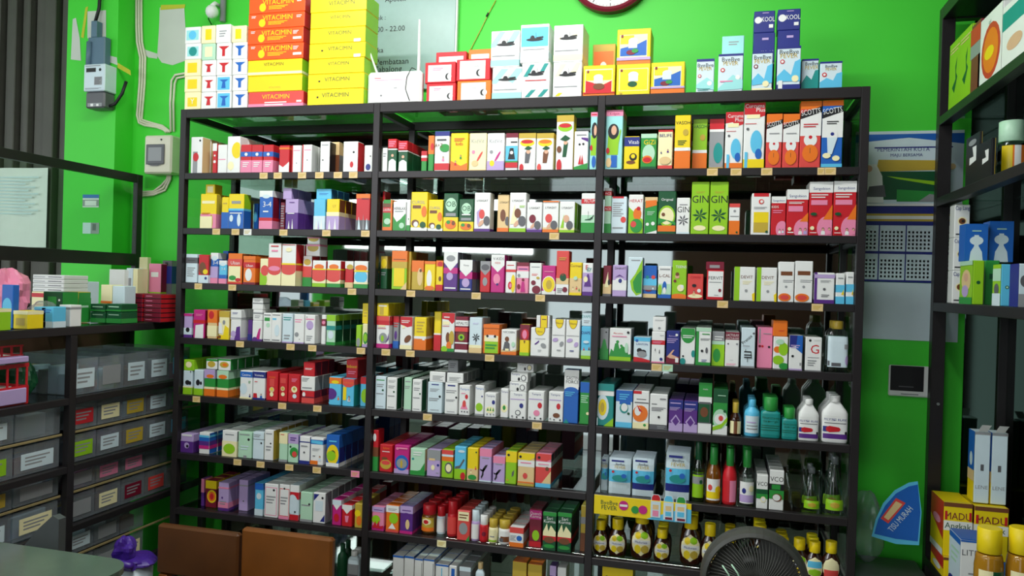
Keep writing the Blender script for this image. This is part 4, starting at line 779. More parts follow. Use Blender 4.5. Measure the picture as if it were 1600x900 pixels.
stock(6, '''
314 319 748 s3|slim pink and violet carton|P b,50,100,I
321 338 751 s2.5 n2|red carton with yellow sunburst circle|U b,70,100,Y e,60,42,44,24,Y e,60,42,34,18,O e,60,42,18,12,R
341 357 754 s1 n3|pink-lilac carton with side seal|V/V b,0,10,P b,78,84,I b,10,30,I c,40,46,9,P l,20,80,20,36,2,S
373 387 750 s3 n2|dusty grey-pink carton set back|V b,80,84,S c,55,32,8,Z
398 411 755 s0.5 n3|pale blue carton with mottled front|C b,0,20,H e,50,60,30,10,H b,80,100,B
413 434 756 n3|white carton with orange frame, left|W r,6,6,94,90,I r,10,8,90,88,W c,70,82,8,K l,15,85,40,66,3,S
436 452 757 n3|white carton with orange frame, middle|W r,4,8,98,88,r r,8,10,94,86,W c,50,88,9,K l,15,85,40,66,3,S b,0,8,I
453 467 758 n3|white and red carton with pale circle|H b,80,100,W b,60,80,R b,0,16,R e,30,45,60,28,H c,60,24,10,K
469 488 769 n4|pale mint plain carton|Q l,10,80,50,60,1,S c,75,60,8,K b,0,8,S
489 508 770 n4|white carton with two navy triangles|W/S p,N,5,95,50,95,5,72 p,N,60,6,98,6,98,30 r,18,40,82,74,H c,78,84,9,K
519 533 781 n3 d5|magenta carton with white V top, back-left|M b,80,100,H p,W,10,80,90,80,50,60 e,50,30,30,16,R
534 550 789 n4 d5|crimson carton with white V top|R b,80,100,W p,W,10,80,90,80,50,58 p,I,40,20,60,20,70,50,30,50
554 566 787 n2|gold mottled carton beside left post|J e,40,60,40,14,Y e,60,30,34,20,O
581 600 792 n3|magenta carton with spiky splash|I b,0,20,M b,78,100,V l,15,85,84,90,1,P e,35,46,34,18,L p,R,5,10,30,40,40,18,60,44,66,14,95,24,90,8
603 623 790 n3|orange carton with lime monster face|O b,74,100,W l,15,85,80,90,2,S e,60,52,36,20,L p,W,20,12,80,12,50,34 b,0,8,r
625 645 791 n3|violet carton with child hand|P b,74,100,V l,15,85,80,88,1,P e,50,62,34,14,P e,60,34,16,18,E b,0,10,M
714 734 798 n2|salmon carton with cream title box|r r,8,66,92,96,X l,15,85,72,90,2,A e,50,40,34,20,S p,G,70,0,100,0,100,20
796 818 824 n3|orange-topped white carton, blue figure|W b,70,100,r b,0,22,O e,70,45,20,14,B l,5,50,30,60,4,S
827 846 795 s2 n1|magenta carton with white title, set back|U b,72,96,M t,50,84,8,W,Quench t,50,76,8,W,Korma e,55,30,30,14,L b,0,14,R
848 869 800 n2|green date-syrup carton|D/K t,50,80,8,W,Sari t,50,72,8,W,Kurma p,X,2,48,30,70,42,50,60,66,98,50,98,38,2,36 b,26,38,R e,50,28,40,8,A e,50,12,42,5,G b,90,100,G
871 893 801 n2|green date-syrup carton|D/K t,50,80,8,W,Sari t,50,72,8,W,Kurma p,X,2,48,30,70,42,50,60,66,98,50,98,38,2,36 b,26,38,R e,50,28,40,8,A e,50,12,42,5,G b,90,100,G
907 917 790 s3 n1|amber and grey carton at bay end|J b,0,40,A b,60,75,S
''')
stock(7, '''
613 630 868 n3 d5|white and blue flat carton, first of row|W b,0,25,S b,95,100,B
631 646 869 n3 d5|white and blue flat carton, second of row|W b,0,25,S b,95,100,B
647 660 873 n3 d5|white and blue flat carton, third of row|W b,96,100,B r,85,20,92,90,S
661 678 874 n3 d5|white and blue flat carton, fourth of row|W b,96,100,B r,88,20,94,90,S
680 700 882 n3 d5|white and blue flat carton, fifth of row|W b,95,100,B r,45,10,52,90,C
701 713 884 n2 d5|white carton with blue panel|W r,30,5,75,92,B
717 735 886 n3 d5|grey rounded carton in bottom row|S b,88,100,H
800 822 878 d6|orange snack pouch, bottom middle bay|O b,70,100,J e,50,40,30,20,A
824 846 882 d6|orange pouch beside the first, slightly lower|O b,75,100,J e,50,40,30,20,Y
858 868 884 d4|slim violet carton in bottom row|P b,80,100,V
870 884 887 d5|white tilted tube carton in bottom row|W l,20,80,20,80,4,S
940 988 886 s1 d8|wide olive-yellow carton under honey bottles|L b,80,100,Y c,15,80,5,D
''')
# ---------------------------------------------------------------- bottles
# profile (radius 0..1, height 0..1), cap (r, z0, z1), exponent, depth ratio, label (z0, z1)
BK = {
 'round': ([(.92, 0), (1, .03), (1, .60), (.9, .68), (.5, .76), (.42, .80), (.42, .86)], (.47, .80, 1), 2, 1, (.10, .56)),
 'spirit': ([(.9, 0), (1, .04), (1, .48), (.86, .58), (.45, .70), (.38, .80), (.34, .86)], (.52, .68, 1), 2, 1, (.06, .44)),
 'honey': ([(.78, 0), (.95, .06), (1, .28), (.98, .48), (.8, .62), (.45, .72), (.42, .78)], (.60, .72, 1), 2, .62, (.08, .62)),
 'milk': ([(.95, 0), (1, .02), (1, .72), (.9, .77), (.75, .80), (.6, .82), (.5, .86)], (.55, .85, 1), 4, .6, (.12, .62)),
 'square': ([(.94, 0), (1, .03), (1, .58), (.95, .63), (.7, .65), (.64, .68)], (.72, .66, 1), 5, .6, (.08, .58)),
 'jug': ([(.95, 0), (1, .03), (1, .62), (.9, .68), (.45, .84), (.36, .88)], (.40, .86, 1), 4, .55, (.06, .58)),
 'tub': ([(.9, 0), (1, .04), (1, .6), (.85, .66)], (.9, .64, 1), 2, 1, (.08, .56)),
 'cone': ([(.95, 0), (1, .03), (.98, .2), (.5, .62), (.28, .78), (.28, .9)], (.34, .86, 1), 2, 1, (.08, .26)),
 'gjar': ([(.94, 0), (1, .03), (1, .66), (.9, .76), (.55, .84), (.5, .88)], (.55, .84, 1), 5, .8, (.10, .70)),
}
def bottle(kind, x0, x1, yt, level, s, body, cap, lab, desc, n=0, cat='bottle', zs=None, key=None, place=None, name='medicine_bottle', where=None):
    prof, cp, ex, dy, lz = BK[kind]
    if place: X, Y, zs, R, H = place
    else:
        zs = SZ[level]; Yf = .006+s/100
        X0, X1, zt = xz(x0, x1, yt, Yf, zs); R = (X1-X0)/2; X = (X0+X1)/2; Y = Yf+R*dy; H = zt-zs
    bay = min(2, max(0, int(X/BW))); key = key or (level, bay)
    root = empty(name, (X, Y, zs+.0003))
    b = MB(); b.lathe([(r*R, z*H) for r, z in prof], body, ex=ex, dy=dy); b.build('body', root)
    b = MB(); b.lathe([(cp[0]*R*.96, cp[1]*H), (cp[0]*R, cp[1]*H+.001), (cp[0]*R, cp[2]*H-.0015), (cp[0]*R*.9, cp[2]*H)], cap, dy=1 if dy > .9 or kind not in ('square',) else .8, n=20)
    for k in range(20):
        a = 2*PI*k/20; b.v += []
    b.build('cap', root)
    if lab:
        # curved label hugging the front half, with its own printing
        b = MB(); N = 14; span = 1.15; rr = R*1.006+.0004
        def rad(z):
            for (r1, z1), (r2, z2) in zip(prof, prof[1:]):
                if z1 <= z <= z2: return r1+(r2-r1)*(z-z1)/(z2-z1)
            return 1
        def pt(u, v, k=0):
            t = -PI/2+(u-.5)*2*span; z = lz[0]+(lz[1]-lz[0])*v; q = (rad(z)*rr+.0003*k); c, sn = math.cos(t), math.sin(t)
            return (q*math.copysign(abs(c)**(2/ex), c), q*math.copysign(abs(sn)**(2/ex), sn)*dy, z*H)
        def patch_(u0_, v0, u1_, v1, c, k, oval=False):
            for i in range(N):
                for j in range(6):
                    a, b_ = u0_+(u1_-u0_)*i/N, u0_+(u1_-u0_)*(i+1)/N; e, f_ = v0+(v1-v0)*j/6, v0+(v1-v0)*(j+1)/6
                    if oval:
                        def sq(v): return math.sqrt(max(0, 1-(2*(v-v0)/(v1-v0)-1)**2))
                        m_ = (u0_+u1_)/2; h0, h1 = sq(e), sq(f_)
                        b.poly([pt(m_+(a-m_)*h0, e, k), pt(m_+(b_-m_)*h0, e, k), pt(m_+(b_-m_)*h1, f_, k), pt(m_+(a-m_)*h1, f_, k)], c, True)
                    else: b.poly([pt(a, e, k), pt(b_, e, k), pt(b_, f_, k), pt(a, f_, k)], c, True)
        tk = lab.split(); patch_(.08, 0, .92, 1, tk[0], 1, kind == 'honey')
        for q, t in enumerate(tk[1:]):
            a = t.split(',')
            if a[0] == 'r': patch_(float(a[1])/100, float(a[2])/100, float(a[3])/100, float(a[4])/100, a[5], 2+q)
            if a[0] == 'e': patch_(float(a[1])/100, float(a[2])/100, float(a[3])/100, float(a[4])/100, a[5], 2+q, True)
            if a[0] == 't':
                gv, gf, gw = text_geo(a[5].replace('_', ' ')); hh = float(a[3])/100; su = min(hh*(lz[1]-lz[0])*H/(2*span*R), .8/gw); n0 = len(b.v); mi = b.mi(a[4])
                for x, y in gv: b.v.append(pt(float(a[1])/100+x*su, float(a[2])/100+y*hh, 3+q))
                for f_ in gf: b.f.append(tuple(n0+i for i in f_)); b.m.append(mi); b.sm.append(False)
        b.build('label', root)
    loc = where or BAY[bay]+' bay '+ORD[level]+' shelf'; grp = desc+' group' if n else None
    tag(root, desc+', '+loc, cat, grp)
    REG.setdefault(key, []).append((X-R, X+R, Y-R*dy, Y+R*dy, zs, zs+H))
    for j in range(1, n+1):
        yy = Y+j*(2*R*dy+.003)
        if yy+R*dy > DEP-.0075 and not place: break
        if hit(key, (X-R, X+R, yy-R*dy, yy+R*dy, zs, zs+H)): break
        REG[key].append((X-R, X+R, yy-R*dy, yy+R*dy, zs, zs+H))
        r2 = root.copy(); COL.objects.link(r2); r2.location.y = yy
        for ch in list(root.children):
            c2 = ch.copy(); COL.objects.link(c2); c2.parent = r2
        tag(r2, desc+', '+loc+', '+['', 'one back', 'two back', 'three back', 'four back'][j], cat, grp)
    return root
bottle('gjar', 1293, 1326, 502, 3, 0, 'bottleglass', 'J', 'H r,12,4,30,20,Z r,40,3,52,14,Z e,65,5,95,40,V r,60,60,90,75,S', 'clear square bottle with pale label and gold cap', n=1)
bottle('spirit', 1140, 1159, 630, 4, 0, 'amber', 'J', 'X r,38,0,62,100,A', 'small red-brown bottle with gold cap', n=2)
bottle('round', 1163, 1188, 625, 4, 0, 'C', 'C', 'H r,20,20,80,28,S r,20,40,80,46,S r,20,60,70,66,V', 'light blue bottle with pale label', n=2)
bottle('square', 1189, 1220, 621, 4, 0, 'T', 'G', 'T t,50,78,12,D,Minosep t,50,62,10,D,Gargle r,12,44,80,47,D r,12,34,70,37,D r,12,22,76,25,D', 'larger teal bottle with bright green cap', n=2)
bottle('square', 1222, 1246, 638, 4, 0, 'T', 'G', 'T t,50,76,12,D,Minosep t,50,60,10,D,Gargle r,12,40,80,43,D r,12,28,70,31,D', 'smaller teal bottle with bright green cap', n=2)
bottle('jug', 1248, 1280, 624, 4, 0, 'W', 'W', 'W t,50,76,9,N,POLYSILANE r,20,66,80,69,Z r,12,2,88,22,P r,12,30,36,50,N e,30,28,56,52,R e,70,20,84,34,K', 'smaller white antacid bottle with purple wave', n=2)
bottle('jug', 1285, 1326, 619, 4, 0, 'W', 'W', 'W t,50,80,9,N,POLYSILANE r,20,68,80,71,Z r,12,6,88,26,P r,12,34,36,56,N e,30,32,56,58,R e,70,24,84,38,K', 'larger white antacid bottle with purple wave', n=2)
bottle('spirit', 1081, 1101, 690, 5, 1, 'bottleglass', 'D', 'L r,8,60,92,92,S e,60,60,80,80,D', 'clear bottle with lime label and green cap', n=2)
bottle('spirit', 1103, 1127, 700, 5, 0, 'honey', 'G', 'W r,8,8,92,40,Y e,20,45,45,75,r e,60,30,95,70,Y', 'orange cough syrup bottle, dark green cap', n=2)
bottle('spirit', 1129, 1152, 702, 5, 0, 'R', 'G', 'I r,8,0,50,100,R', 'red syrup bottle with green cap', n=2)
bottle('spirit', 1155, 1180, 704, 5, 0, 'bottleglass', 'G', 'W r,8,6,92,40,V e,24,45,46,72,N e,60,55,90,85,X', 'clear bottle with lilac label and green cap', n=2)
bottle('cone', 1255, 1284, 733, 5, 1, 'bottleglass', 'clear', 'L e,30,20,70,80,J', 'smaller clear feeding bottle with lime print', n=1)
bottle('cone', 1289, 1322, 716, 5, .5, 'bottleglass', 'clear', 'L e,30,20,70,80,J', 'larger clear feeding bottle with lime print', n=1)
bottle('tub', 656, 678, 790, 6, 2, 'honey', 'R', 'J e,15,45,75,95,X e,30,52,60,85,R r,8,0,92,28,O', 'orange tonic bottle with red cap', n=3, cat='bottle')
bottle('tub', 681, 694, 792, 6, 2.5, 'H', 'R', 'W', 'white tonic bottle with red cap', n=3)
bottle('tub', 697, 713, 784, 6, 1.5, 'R', 'R', 'r', 'all red tonic bottle', n=3)
bottle('tub', 735, 748, 798, 6, 0, 'V', 'H', 'W', 'small jar with white lid and grey label', n=3, cat='jar', name='pill_jar')
bottle('tub', 748, 761, 806, 6, 0, 'R', 'W', 'R e,40,30,80,70,U', 'small crimson jar with white lid', n=3, cat='jar', name='pill_jar')
bottle('tub', 762, 776, 812, 6, 0, 'X', 'J', 'X r,8,0,92,14,L r,30,40,70,50,S', 'small cream jar with olive lid', n=3, cat='jar', name='pill_jar')
bottle('tub', 777, 796, 814, 6, 0, 'W', 'J', 'W r,30,8,90,55,A r,20,8,50,40,Z', 'jar with brown picture label and olive lid', n=3, cat='jar', name='pill_jar')
HB = 'X e,25,62,50,90,Y e,48,64,78,92,L e,24,8,50,42,Y e,50,10,80,42,J r,14,44,86,60,W t,50,48,8,N,Madurasa'
for x0, x1, yt, sb, ds in [(929, 946, 814, 1, 'small honey bottle nearest the middle post'), (953, 975, 812, 1, 'medium honey bottle, second from middle post'), (988, 1016, 798, 1, 'large honey bottle under the yellow display tray'),
    (1024, 1044, 828, 1, 'short honey bottle with orange fruit label'), (1065, 1093, 806, 1, 'large honey bottle just left of the fan'), (1098, 1120, 820, 1.5, 'honey bottle partly hidden behind fan left edge'), (1130, 1152, 833, 1.5, 'short-capped honey bottle behind the fan top'), (1176, 1200, 822, 1.5, 'honey bottle right behind the fan head'), (1212, 1235, 842, 1, 'honey bottle at the fan right edge'),
    (1238, 1261, 843, .5, 'honey bottle just right of the fan'), (1262, 1285, 848, .3, 'honey bottle with blue-green label'), (1288, 1311, 848, .3, 'rightmost honey bottle with pinkish label')]:
    bottle('honey', x0-3.5, x1+3.5, yt, 6, sb, 'amber', 'Y', HB if 'pinkish' not in ds and 'blue-green' not in ds else ('X r,15,10,85,45,r' if 'pinkish' in ds else 'X r,15,50,85,80,C e,20,10,80,45,L'), ds, n=2, name='honey_bottle')
bottle('milk', 542, 560, 862, 7, 1, 'H', 'W', 'S r,20,30,80,40,Z', 'whitish handled bottle behind the chair back', n=1)
bottle('round', 524, 539, 852, 7, 3, 'D', 'D', '', 'dark green bottle behind the chair back', n=1)
bottle('milk', 742, 756, 880, 7, 0, 'H', 'E', 'C', 'pale bottle with peach cap in bottom row')
# ---------------------------------------------------------------- hooks for the fever patch tray and its sachets
def grp_at(*o): pass
z5 = SZ[5]
tr = empty('display_tray', ((1.377+1.636)/2, 0, .712)); tw = .262
b = MB(); b.box(-tw/2, tw/2, -.030, -.027, 0, .052, 'Y', c=.0005)
f = Face(b, (-tw/2, -.030, 0), (1, 0, 0), (0, 0, 1), tw, .052, (0, -1, 0))
f.draw('Y p,C,55,0,100,0,100,70,93,75,60,12 t,16,55,22,D,ByeBye t,16,28,22,D,FEVER c,31,58,5,M r,27,52,35,64,W c,43,42,4,G c,51,46,4.5,M r,59,14,69,98,H r,61,55,67,80,E r,61,20,67,50,I r,72,8,82,98,H r,74,55,80,80,E r,74,28,80,50,C r,74,10,81,22,U r,84,6,95,98,H r,86,60,93,82,E r,86,30,93,55,C r,86,10,94,22,U'.split())
for u, c in ((64, 'R'), (77, 'C'), (89.5, 'G')):
    x = -tw/2+tw*u/100; q = MB()
    b.poly([(x-.013, -.0285, .050), (x+.013, -.0285, .050), (x+.013, -.0285, .060), (x+.008, -.0285, .069), (x-.008, -.0285, .069), (x-.013, -.0285, .060)], 'H')
    b.poly([(x-.011, -.0290, .052), (x+.011, -.0290, .052), (x+.011, -.0290, .060), (x+.0065, -.0290, .0675), (x-.0065, -.0290, .0675), (x-.011, -.0290, .060)], c)
b.build('printed_front', tr)
b = MB(); b.box(-tw/2, tw/2, -.027, -.0125, 0, .001, 'Y', c=.0002); b.box(-tw/2, -tw/2+.001, -.027, -.0125, .001, .045, 'Y', c=.0002); b.box(tw/2-.001, tw/2, -.027, -.0125, .001, .045, 'N', c=.0002); b.build('tray_body', tr)
tag(tr, 'yellow and blue printed fever patch display tray below the right bay sachets', 'display tray')
def sachet(x0, x1, yt, s, des, desc, n, tilt=0):
    X0, X1, zt = xz(x0, x1, yt, s/100+.004, z5); w = X1-X0; h = zt-z5-.001
    b = MB(); N = 6; front = []
    for j in range(N+1):
        v = j/N; bul = .0015+.006*math.sin(PI*v)
        front.append([((u/N-.5)*w, -bul*math.sin(PI*u/N)**.6 if 0 < u < N else 0, v*h) for u in range(N+1)])
    for j in range(N):
        for i in range(N):
            a = [front[j][i], front[j][i+1], front[j+1][i+1], front[j+1][i]]
            v = (j+.5)/N; c = 'H' if j in (0, 5) else ('C' if j in (2, 3) else ('N' if j == 1 and des else 'H'))
            b.poly(a, c, True); b.poly([(p[0], -p[1]+.0004, p[2]) for p in a][::-1], 'H', True)
    f = Face(b, (-w/2, -.0085, 0), (1, 0, 0), (0, 0, 1), w, h, (0, -1, 0)); f.k = 1
    f.draw('H r,12,90,70,95,N t,52,72,8,J,FEVER t,52,81,6,Z,ByeBye c,20,62,6,R e,50,45,34,9,T e,70,52,12,6,B'.split())
    for j in range(n+1):
        o = bpy.data.objects.new('sachet', b.mesh('sachet') if j == 0 else first.data); COL.objects.link(o); first = o if j == 0 else first
        o.location = ((X0+X1)/2, s/100+.012+j*.019, z5+.0005); o.rotation_euler = (0, 0, 0)
        tag(o, desc+(', '+['', 'one back', 'two back', 'three back', 'four back', 'five back'][j] if j else ', front'), 'sachet', 'fever patch sachets in the right bay')
sachet(939, 949, 715, 2.5, 0, 'narrow clear-edged patch sachet by middle post, sixth shelf', 2)
sachet(951, 985, 716, .3, 0, 'silvery fever patch sachet left in sixth shelf row', 5)
sachet(988, 1021, 716, .3, 1, 'bluish fever patch sachet beside the silvery one', 5)
sachet(1040, 1077, 708, .3, 1, 'tall fever patch sachet next to green-capped bottle', 5)
# ---------------------------------------------------------------- router on the rack
z = TOP+.0003
p0 = at(573, 160, 1, .02); p1 = at(658, 160, 1, .02); cx = (p0.x+p1.x)/2; wd = p1.x-p0.x; ht = at(600, 112, 1, .02).z-z
rt_ = empty('wifi_router', (cx, .03, z))
b = MB(); b.box(-wd/2, wd/2, -.012, .016, 0, ht, 'W', c=.008)
f = Face(b, (-wd/2, -.012, 0), (1, 0, 0), (0, 0, 1), wd, ht, (0, -1, 0)); f.draw('W l,14,72,72,76,1,I l,14,26,78,82,1,R c,27,28,1.5,Z l,50,56,48,52,1,S'.split()); b.build('casing', rt_)
b = MB(); b.tube([(-wd*.40, .02, ht*.8), (-wd*.40, .02, ht*1.05), (-wd*.58, .01, ht*1.9), (-wd*.68, 0, ht*2.5)], .0045, 'W', r1=.002); b.build('antenna', rt_)
b = MB(); b.tube([(wd*.37, .02, ht*.8), (wd*.37, .02, ht*1.3), (wd*.36, .02, ht*2.6)], .0065, 'W', r1=.003); b.build('antenna', rt_)
b = MB(); b.tube([(wd*.30, -.013, ht*1.02), (wd*.24, -.0155, ht*.8), (wd*.22, -.0155, ht*.45), (wd*.30, -.0155, .01)], .0012, 'dark'); b.tube([(wd*.34, .01, ht*1.08), (wd*.30, -.004, ht*1.1), (wd*.30, -.013, ht*1.02)], .0012, 'dark'); b.build('cable', rt_)
tag(rt_, 'white wifi router with two antennas on top of the rack', 'router')
# ---------------------------------------------------------------- things on the wall
bw = at(575, 60, 1, WY); sb = empty('sign_board', (bw.x, WY, 2.35))
x0, x1 = at(540, 60, 1, WY-.015).x, at(711, 60, 1, WY-.015).x; zb = at(711, 128, 1, WY-.015).z-.02
b = MB(); M['signaqua'] = mat('pale_aqua_sign', (160, 192, 186), rough=.3)
b.box(x0-bw.x, x1-bw.x, -.015, -.003, zb-2.35, .15, 'signaqua', c=.002); b.build('panel', sb)
b = MB(); b.box(x1-bw.x+.0004, x1-bw.x+.007, -.017, -.002, zb-2.35, .15, 'W', c=.001); b.build('edge_trim', sb)
for t, px, py, h in (('Apotek', 618, -2, 9), ('Praktek_:', 586, 28, 8), ('08.00_-_22.00', 604, 45, 9), ('Apoteker_Farmatika', 556, 80, 9), ('Jl._Pembataan', 606, 96, 10), ('Kab._Tabalong', 594, 108, 10)):
    p = at(px, py, 1, WY-.0155); b = MB(); hh = h/FOC*2.55
    f = Face(b, (p.x-bw.x-.3, -.0155, p.z-2.35-hh/2), (1, 0, 0), (0, 0, 1), .6, hh, (0, -1, 0)); f.text(.5, 0, .95, 'K', t.replace('_', ' ')); b.build('lettering', sb)
tag(sb, 'pale aqua sign board with black lettering behind the router', 'sign')
# clock
pc = at(955, -47, 1, WY-.02); ck = empty('wall_clock', (pc.x, WY-.001, pc.z)); R = 66/FOC*2.5
def ring(m, prof, name, par):
    b = MB(); N = 48
    for i in range(N):
        a0, a1 = 2*PI*i/N, 2*PI*(i+1)/N
        for (r1, y1), (r2, y2) in zip(prof, prof[1:]):
            b.poly([(r1*math.cos(a0), y1, r1*math.sin(a0)), (r1*math.cos(a1), y1, r1*math.sin(a1)), (r2*math.cos(a1), y2, r2*math.sin(a1)), (r2*math.cos(a0), y2, r2*math.sin(a0))], m, True)
    return b.build(name, par)
ring('U', [(R*.86, -.012), (R*.88, -.03), (R*.95, -.034), (R, -.028), (R, 0)], 'rim', ck)
b = MB(); b.poly([(R*.87*math.cos(2*PI*i/48), -.014, R*.87*math.sin(2*PI*i/48)) for i in range(48)], 'W')
for i in range(60):
    a = 2*PI*i/60; r1, r2 = R*.83, R*(.76 if i % 5 == 0 else .80); wv = .0012 if i % 5 == 0 else .0005
    b.poly([(r1*math.cos(a)-wv*math.sin(a), -.0145, r1*math.sin(a)+wv*math.cos(a)), (r1*math.cos(a)+wv*math.sin(a), -.0145, r1*math.sin(a)-wv*math.cos(a)), (r2*math.cos(a)+wv*math.sin(a), -.0145, r2*math.sin(a)-wv*math.cos(a)), (r2*math.cos(a)-wv*math.sin(a), -.0145, r2*math.sin(a)+wv*math.cos(a))], 'K')
f = Face(b, (-R, -.0145, -R), (1, 0, 0), (0, 0, 1), 2*R, 2*R, (0, -1, 0)); f.text(.5, .15, .075, 'K', '6'); f.text(.7, .205, .06, 'K', '5'); f.text(.3, .205, .06, 'K', '7')
b.build('dial', ck)
b = MB(); b.tube([(0, -.018, 0), (-.03, -.018, .05)], .0025, 'K'); b.build('hour_hand', ck); b = MB(); b.tube([(0, -.020, 0), (.06, -.020, .04)], .0018, 'K'); b.build('minute_hand', ck)
tag(ck, 'round wall clock with dark red rim high on the green wall', 'clock')
# yellow string down the wall, white round hook lamp, conduit bundle, fuse box, meter
b = MB(); b.tube([at(775, 0, 1, WY-.004), at(764, 20, 1, WY-.004), at(752, 45, 1, WY-.004), at(738, 72, 1, WY-.004), at(728, 92, 1, WY-.004)], .0014, 'J', n=6)
b.tube([at(763, 20, 1, WY-.006), at(760, 26, 1, WY-.006)], .003, 'dark', n=6); tag(b.build('yellow_string'), 'thin yellow string hanging down the wall above the red boxes', 'string')
pb = at(334, 20, 1, .29); bl = empty('wall_lamp', (pb.x, WY, pb.z))
b = MB(); N = 10
b.lathe([(.002, -.024), (.014, -.020), (.021, -.010), (.023, 0), (.021, .010), (.014, .020), (.002, .024)], 'W', n=20, cy=-.045); b.build('bulb', bl)
b = MB(); b.tube([(0, -.001, .034), (0, -.03, .036), (0, -.045, .022)], .008, 'W'); b.build('socket', bl)
b = MB(); b.tube([(-.012, -.045, -.010), (-.026, -.03, -.018), (-.032, -.003, -.03)], .002, 'dark', n=6); b.build('cable', bl)
tag(bl, 'small round white lamp on the wall above cube stacks', 'lamp')
b = MB(); q = at(349, 0, 1, WY-.012); b.tube([(q.x, WY-.012, 2.9), (q.x, WY-.012, at(349, 34, 1, WY-.012).z)], .011, 'S'); tag(b.build('wall_pipe'), 'dull grey pipe on the wall beside the round lamp', 'pipe')
cb = empty('cable_conduits', (-.47, WY, 1.9))
def cond(pts, r=.0042, y=WY-.006):
    b = MB(); P = [at(a, c, 1, y)-Vector((-.47, WY, 1.9)) for a, c in pts]; b.tube(P, r, 'beige', n=8); b.build('conduit', cb)
for dx in (0, 4, 8):
    cond([(213+dx, -8), (213+dx, 40), (214+dx, 66), (219+dx, 90), (218+dx, 130), (214+dx, 180), (217+dx*.6, 192-dx*.6), (226+dx, 196-dx*.6), (246+dx, 199-dx*.3), (256+dx*.8, 203), (260+dx*.7, 207)])
for dx in (0, 5): cond([(292, 114+dx), (274+dx*.5, 117+dx), (268+dx, 126+dx), (266+dx, 160), (267+dx, 206)])
for dx in (0, 4.5, 9): cond([(262+dx*.5, 274), (261+dx*.6, 280), (252+dx*.7, 290+dx*.8), (240, 299+dx*.6), (214, 300+dx*.8)])
tag(cb, 'bundle of cream cable conduits bending into the fuse box', 'conduit')
fx0, fx1 = at(224, 240, 1, WY-.06).x, at(262, 240, 1, WY-.06).x; fz0, fz1 = at(243, 271, 1, WY-.06).z, at(243, 211, 1, WY-.06).z
fb = empty('fuse_box', ((fx0+fx1)/2, WY, fz0)); W_, H_ = fx1-fx0, fz1-fz0
b = MB(); b.box(-W_/2, W_/2+.014, -.058, -.001, 0, H_, 'beige', c=.006); b.build('housing', fb)
b = MB(); b.box(-W_/2+.012, W_/2-.014, -.0625, -.0585, H_*.24, H_*.76, 'Z', c=.002)
f = Face(b, (-W_/2+.012, -.0625, H_*.24), (1, 0, 0), (0, 0, 1), W_-.026, H_*.52, (0, -1, 0)); f.draw('Z r,14,16,86,84,S p,Z,10,0,30,-8,70,-8,90,0'.split()); b.build('window_flap', fb)
b = MB(); b.lathe([(.0035, 0), (.0035, .001)], 'dark', n=10); o = b.build('screw', fb, (W_*.22, -.0595, H_*.88), (PI/2, 0, 0))
tag(fb, 'cream fuse box with grey window on wall left of rack', 'fuse box')
# electricity meter on the pillar
PY = .235
mx0, mx1 = at(130, 140, 1, PY-.06).x, at(163, 140, 1, PY-.06).x; mz0, mz1 = at(146, 168, 1, PY-.06).z, at(146, 100, 1, PY-.06).z
em = empty('electricity_meter', ((mx0+mx1)/2, PY, mz0)); W_, H_ = mx1-mx0, mz1-mz0
b = MB(); b.box(-W_/2, W_/2, -.06, -.001, H_*.38, H_, 'H', c=.003); f = Face(b, (-W_/2, -.06, H_*.38), (1, 0, 0), (0, 0, 1), W_, H_*.62, (0, -1, 0))
f.draw('H r,12,70,58,86,Z r,14,72,56,84,K c,78,78,6,K r,52,22,88,52,S l,55,86,24,50,5,Z l,10,80,90,96,1,S l,10,86,6,12,2,S'.split()); b.build('meter_body', em)
b = MB(); b.box(-W_/2+.004, W_/2-.004, -.055, -.001, 0, H_*.375, 'Z', c=.006); f = Face(b, (-W_/2+.004, -.055, 0), (1, 0, 0), (0, 0, 1), W_-.008, H_*.37, (0, -1, 0)); f.draw('Z r,15,8,88,30,S r,30,10,44,26,W r,60,10,72,24,W'.split()); b.build('terminal_cover', em)
b = MB()
c0, c1 = at(138, 60, 1, PY-.03).x, at(165, 60, 1, PY-.03).x; ex = em.location.x
b.box(c0-ex, c1-ex, -.034, -.001, H_+.0005, at(150, 58, 1, PY-.03).z-mz0, 'blueduct' if 0 else 'ductc', c=.004) if 0 else None
M['duct'] = mat('blue_grey_duct', (92, 120, 140), rough=.5)
b.box(c0-ex, c1-ex, -.034, -.001, H_+.0005, at(150, 58, 1, PY-.03).z-mz0, 'duct', c=.004)
b.tube([(c0-ex+.01, -.036, H_+.002), (c0-ex+.012, -.036, H_+.09)], .010, 'duct')
b.box(c0-ex+.010, c0-ex+.036, -.030, -.001, at(150, 58, 1, PY-.03).z-mz0+.0005, at(150, 32, 1, PY-.03).z-mz0, 'duct', c=.002)
b.build('cable_duct', em)
b = MB(); b.tube([(c0-ex+.02, -.02, at(150, 32, 1, PY-.03).z-mz0), (c0-ex+.028, -.012, at(150, 10, 1, PY-.03).z-mz0), (c0-ex+.05, -.008, 2.95-mz0)], .006, 'dark'); b.build('cable', em)
b = MB(); b.tube([(W_/2-.012, -.03, .008), (W_/2+.012, -.02, .02), (W_/2+.035, -.012, .06), (.06+W_/2-.012, -.008, .105)], .006, 'dark'); b.build('cable', em)
tag(em, 'grey electricity meter with blue-grey duct on the green pillar', 'meter')
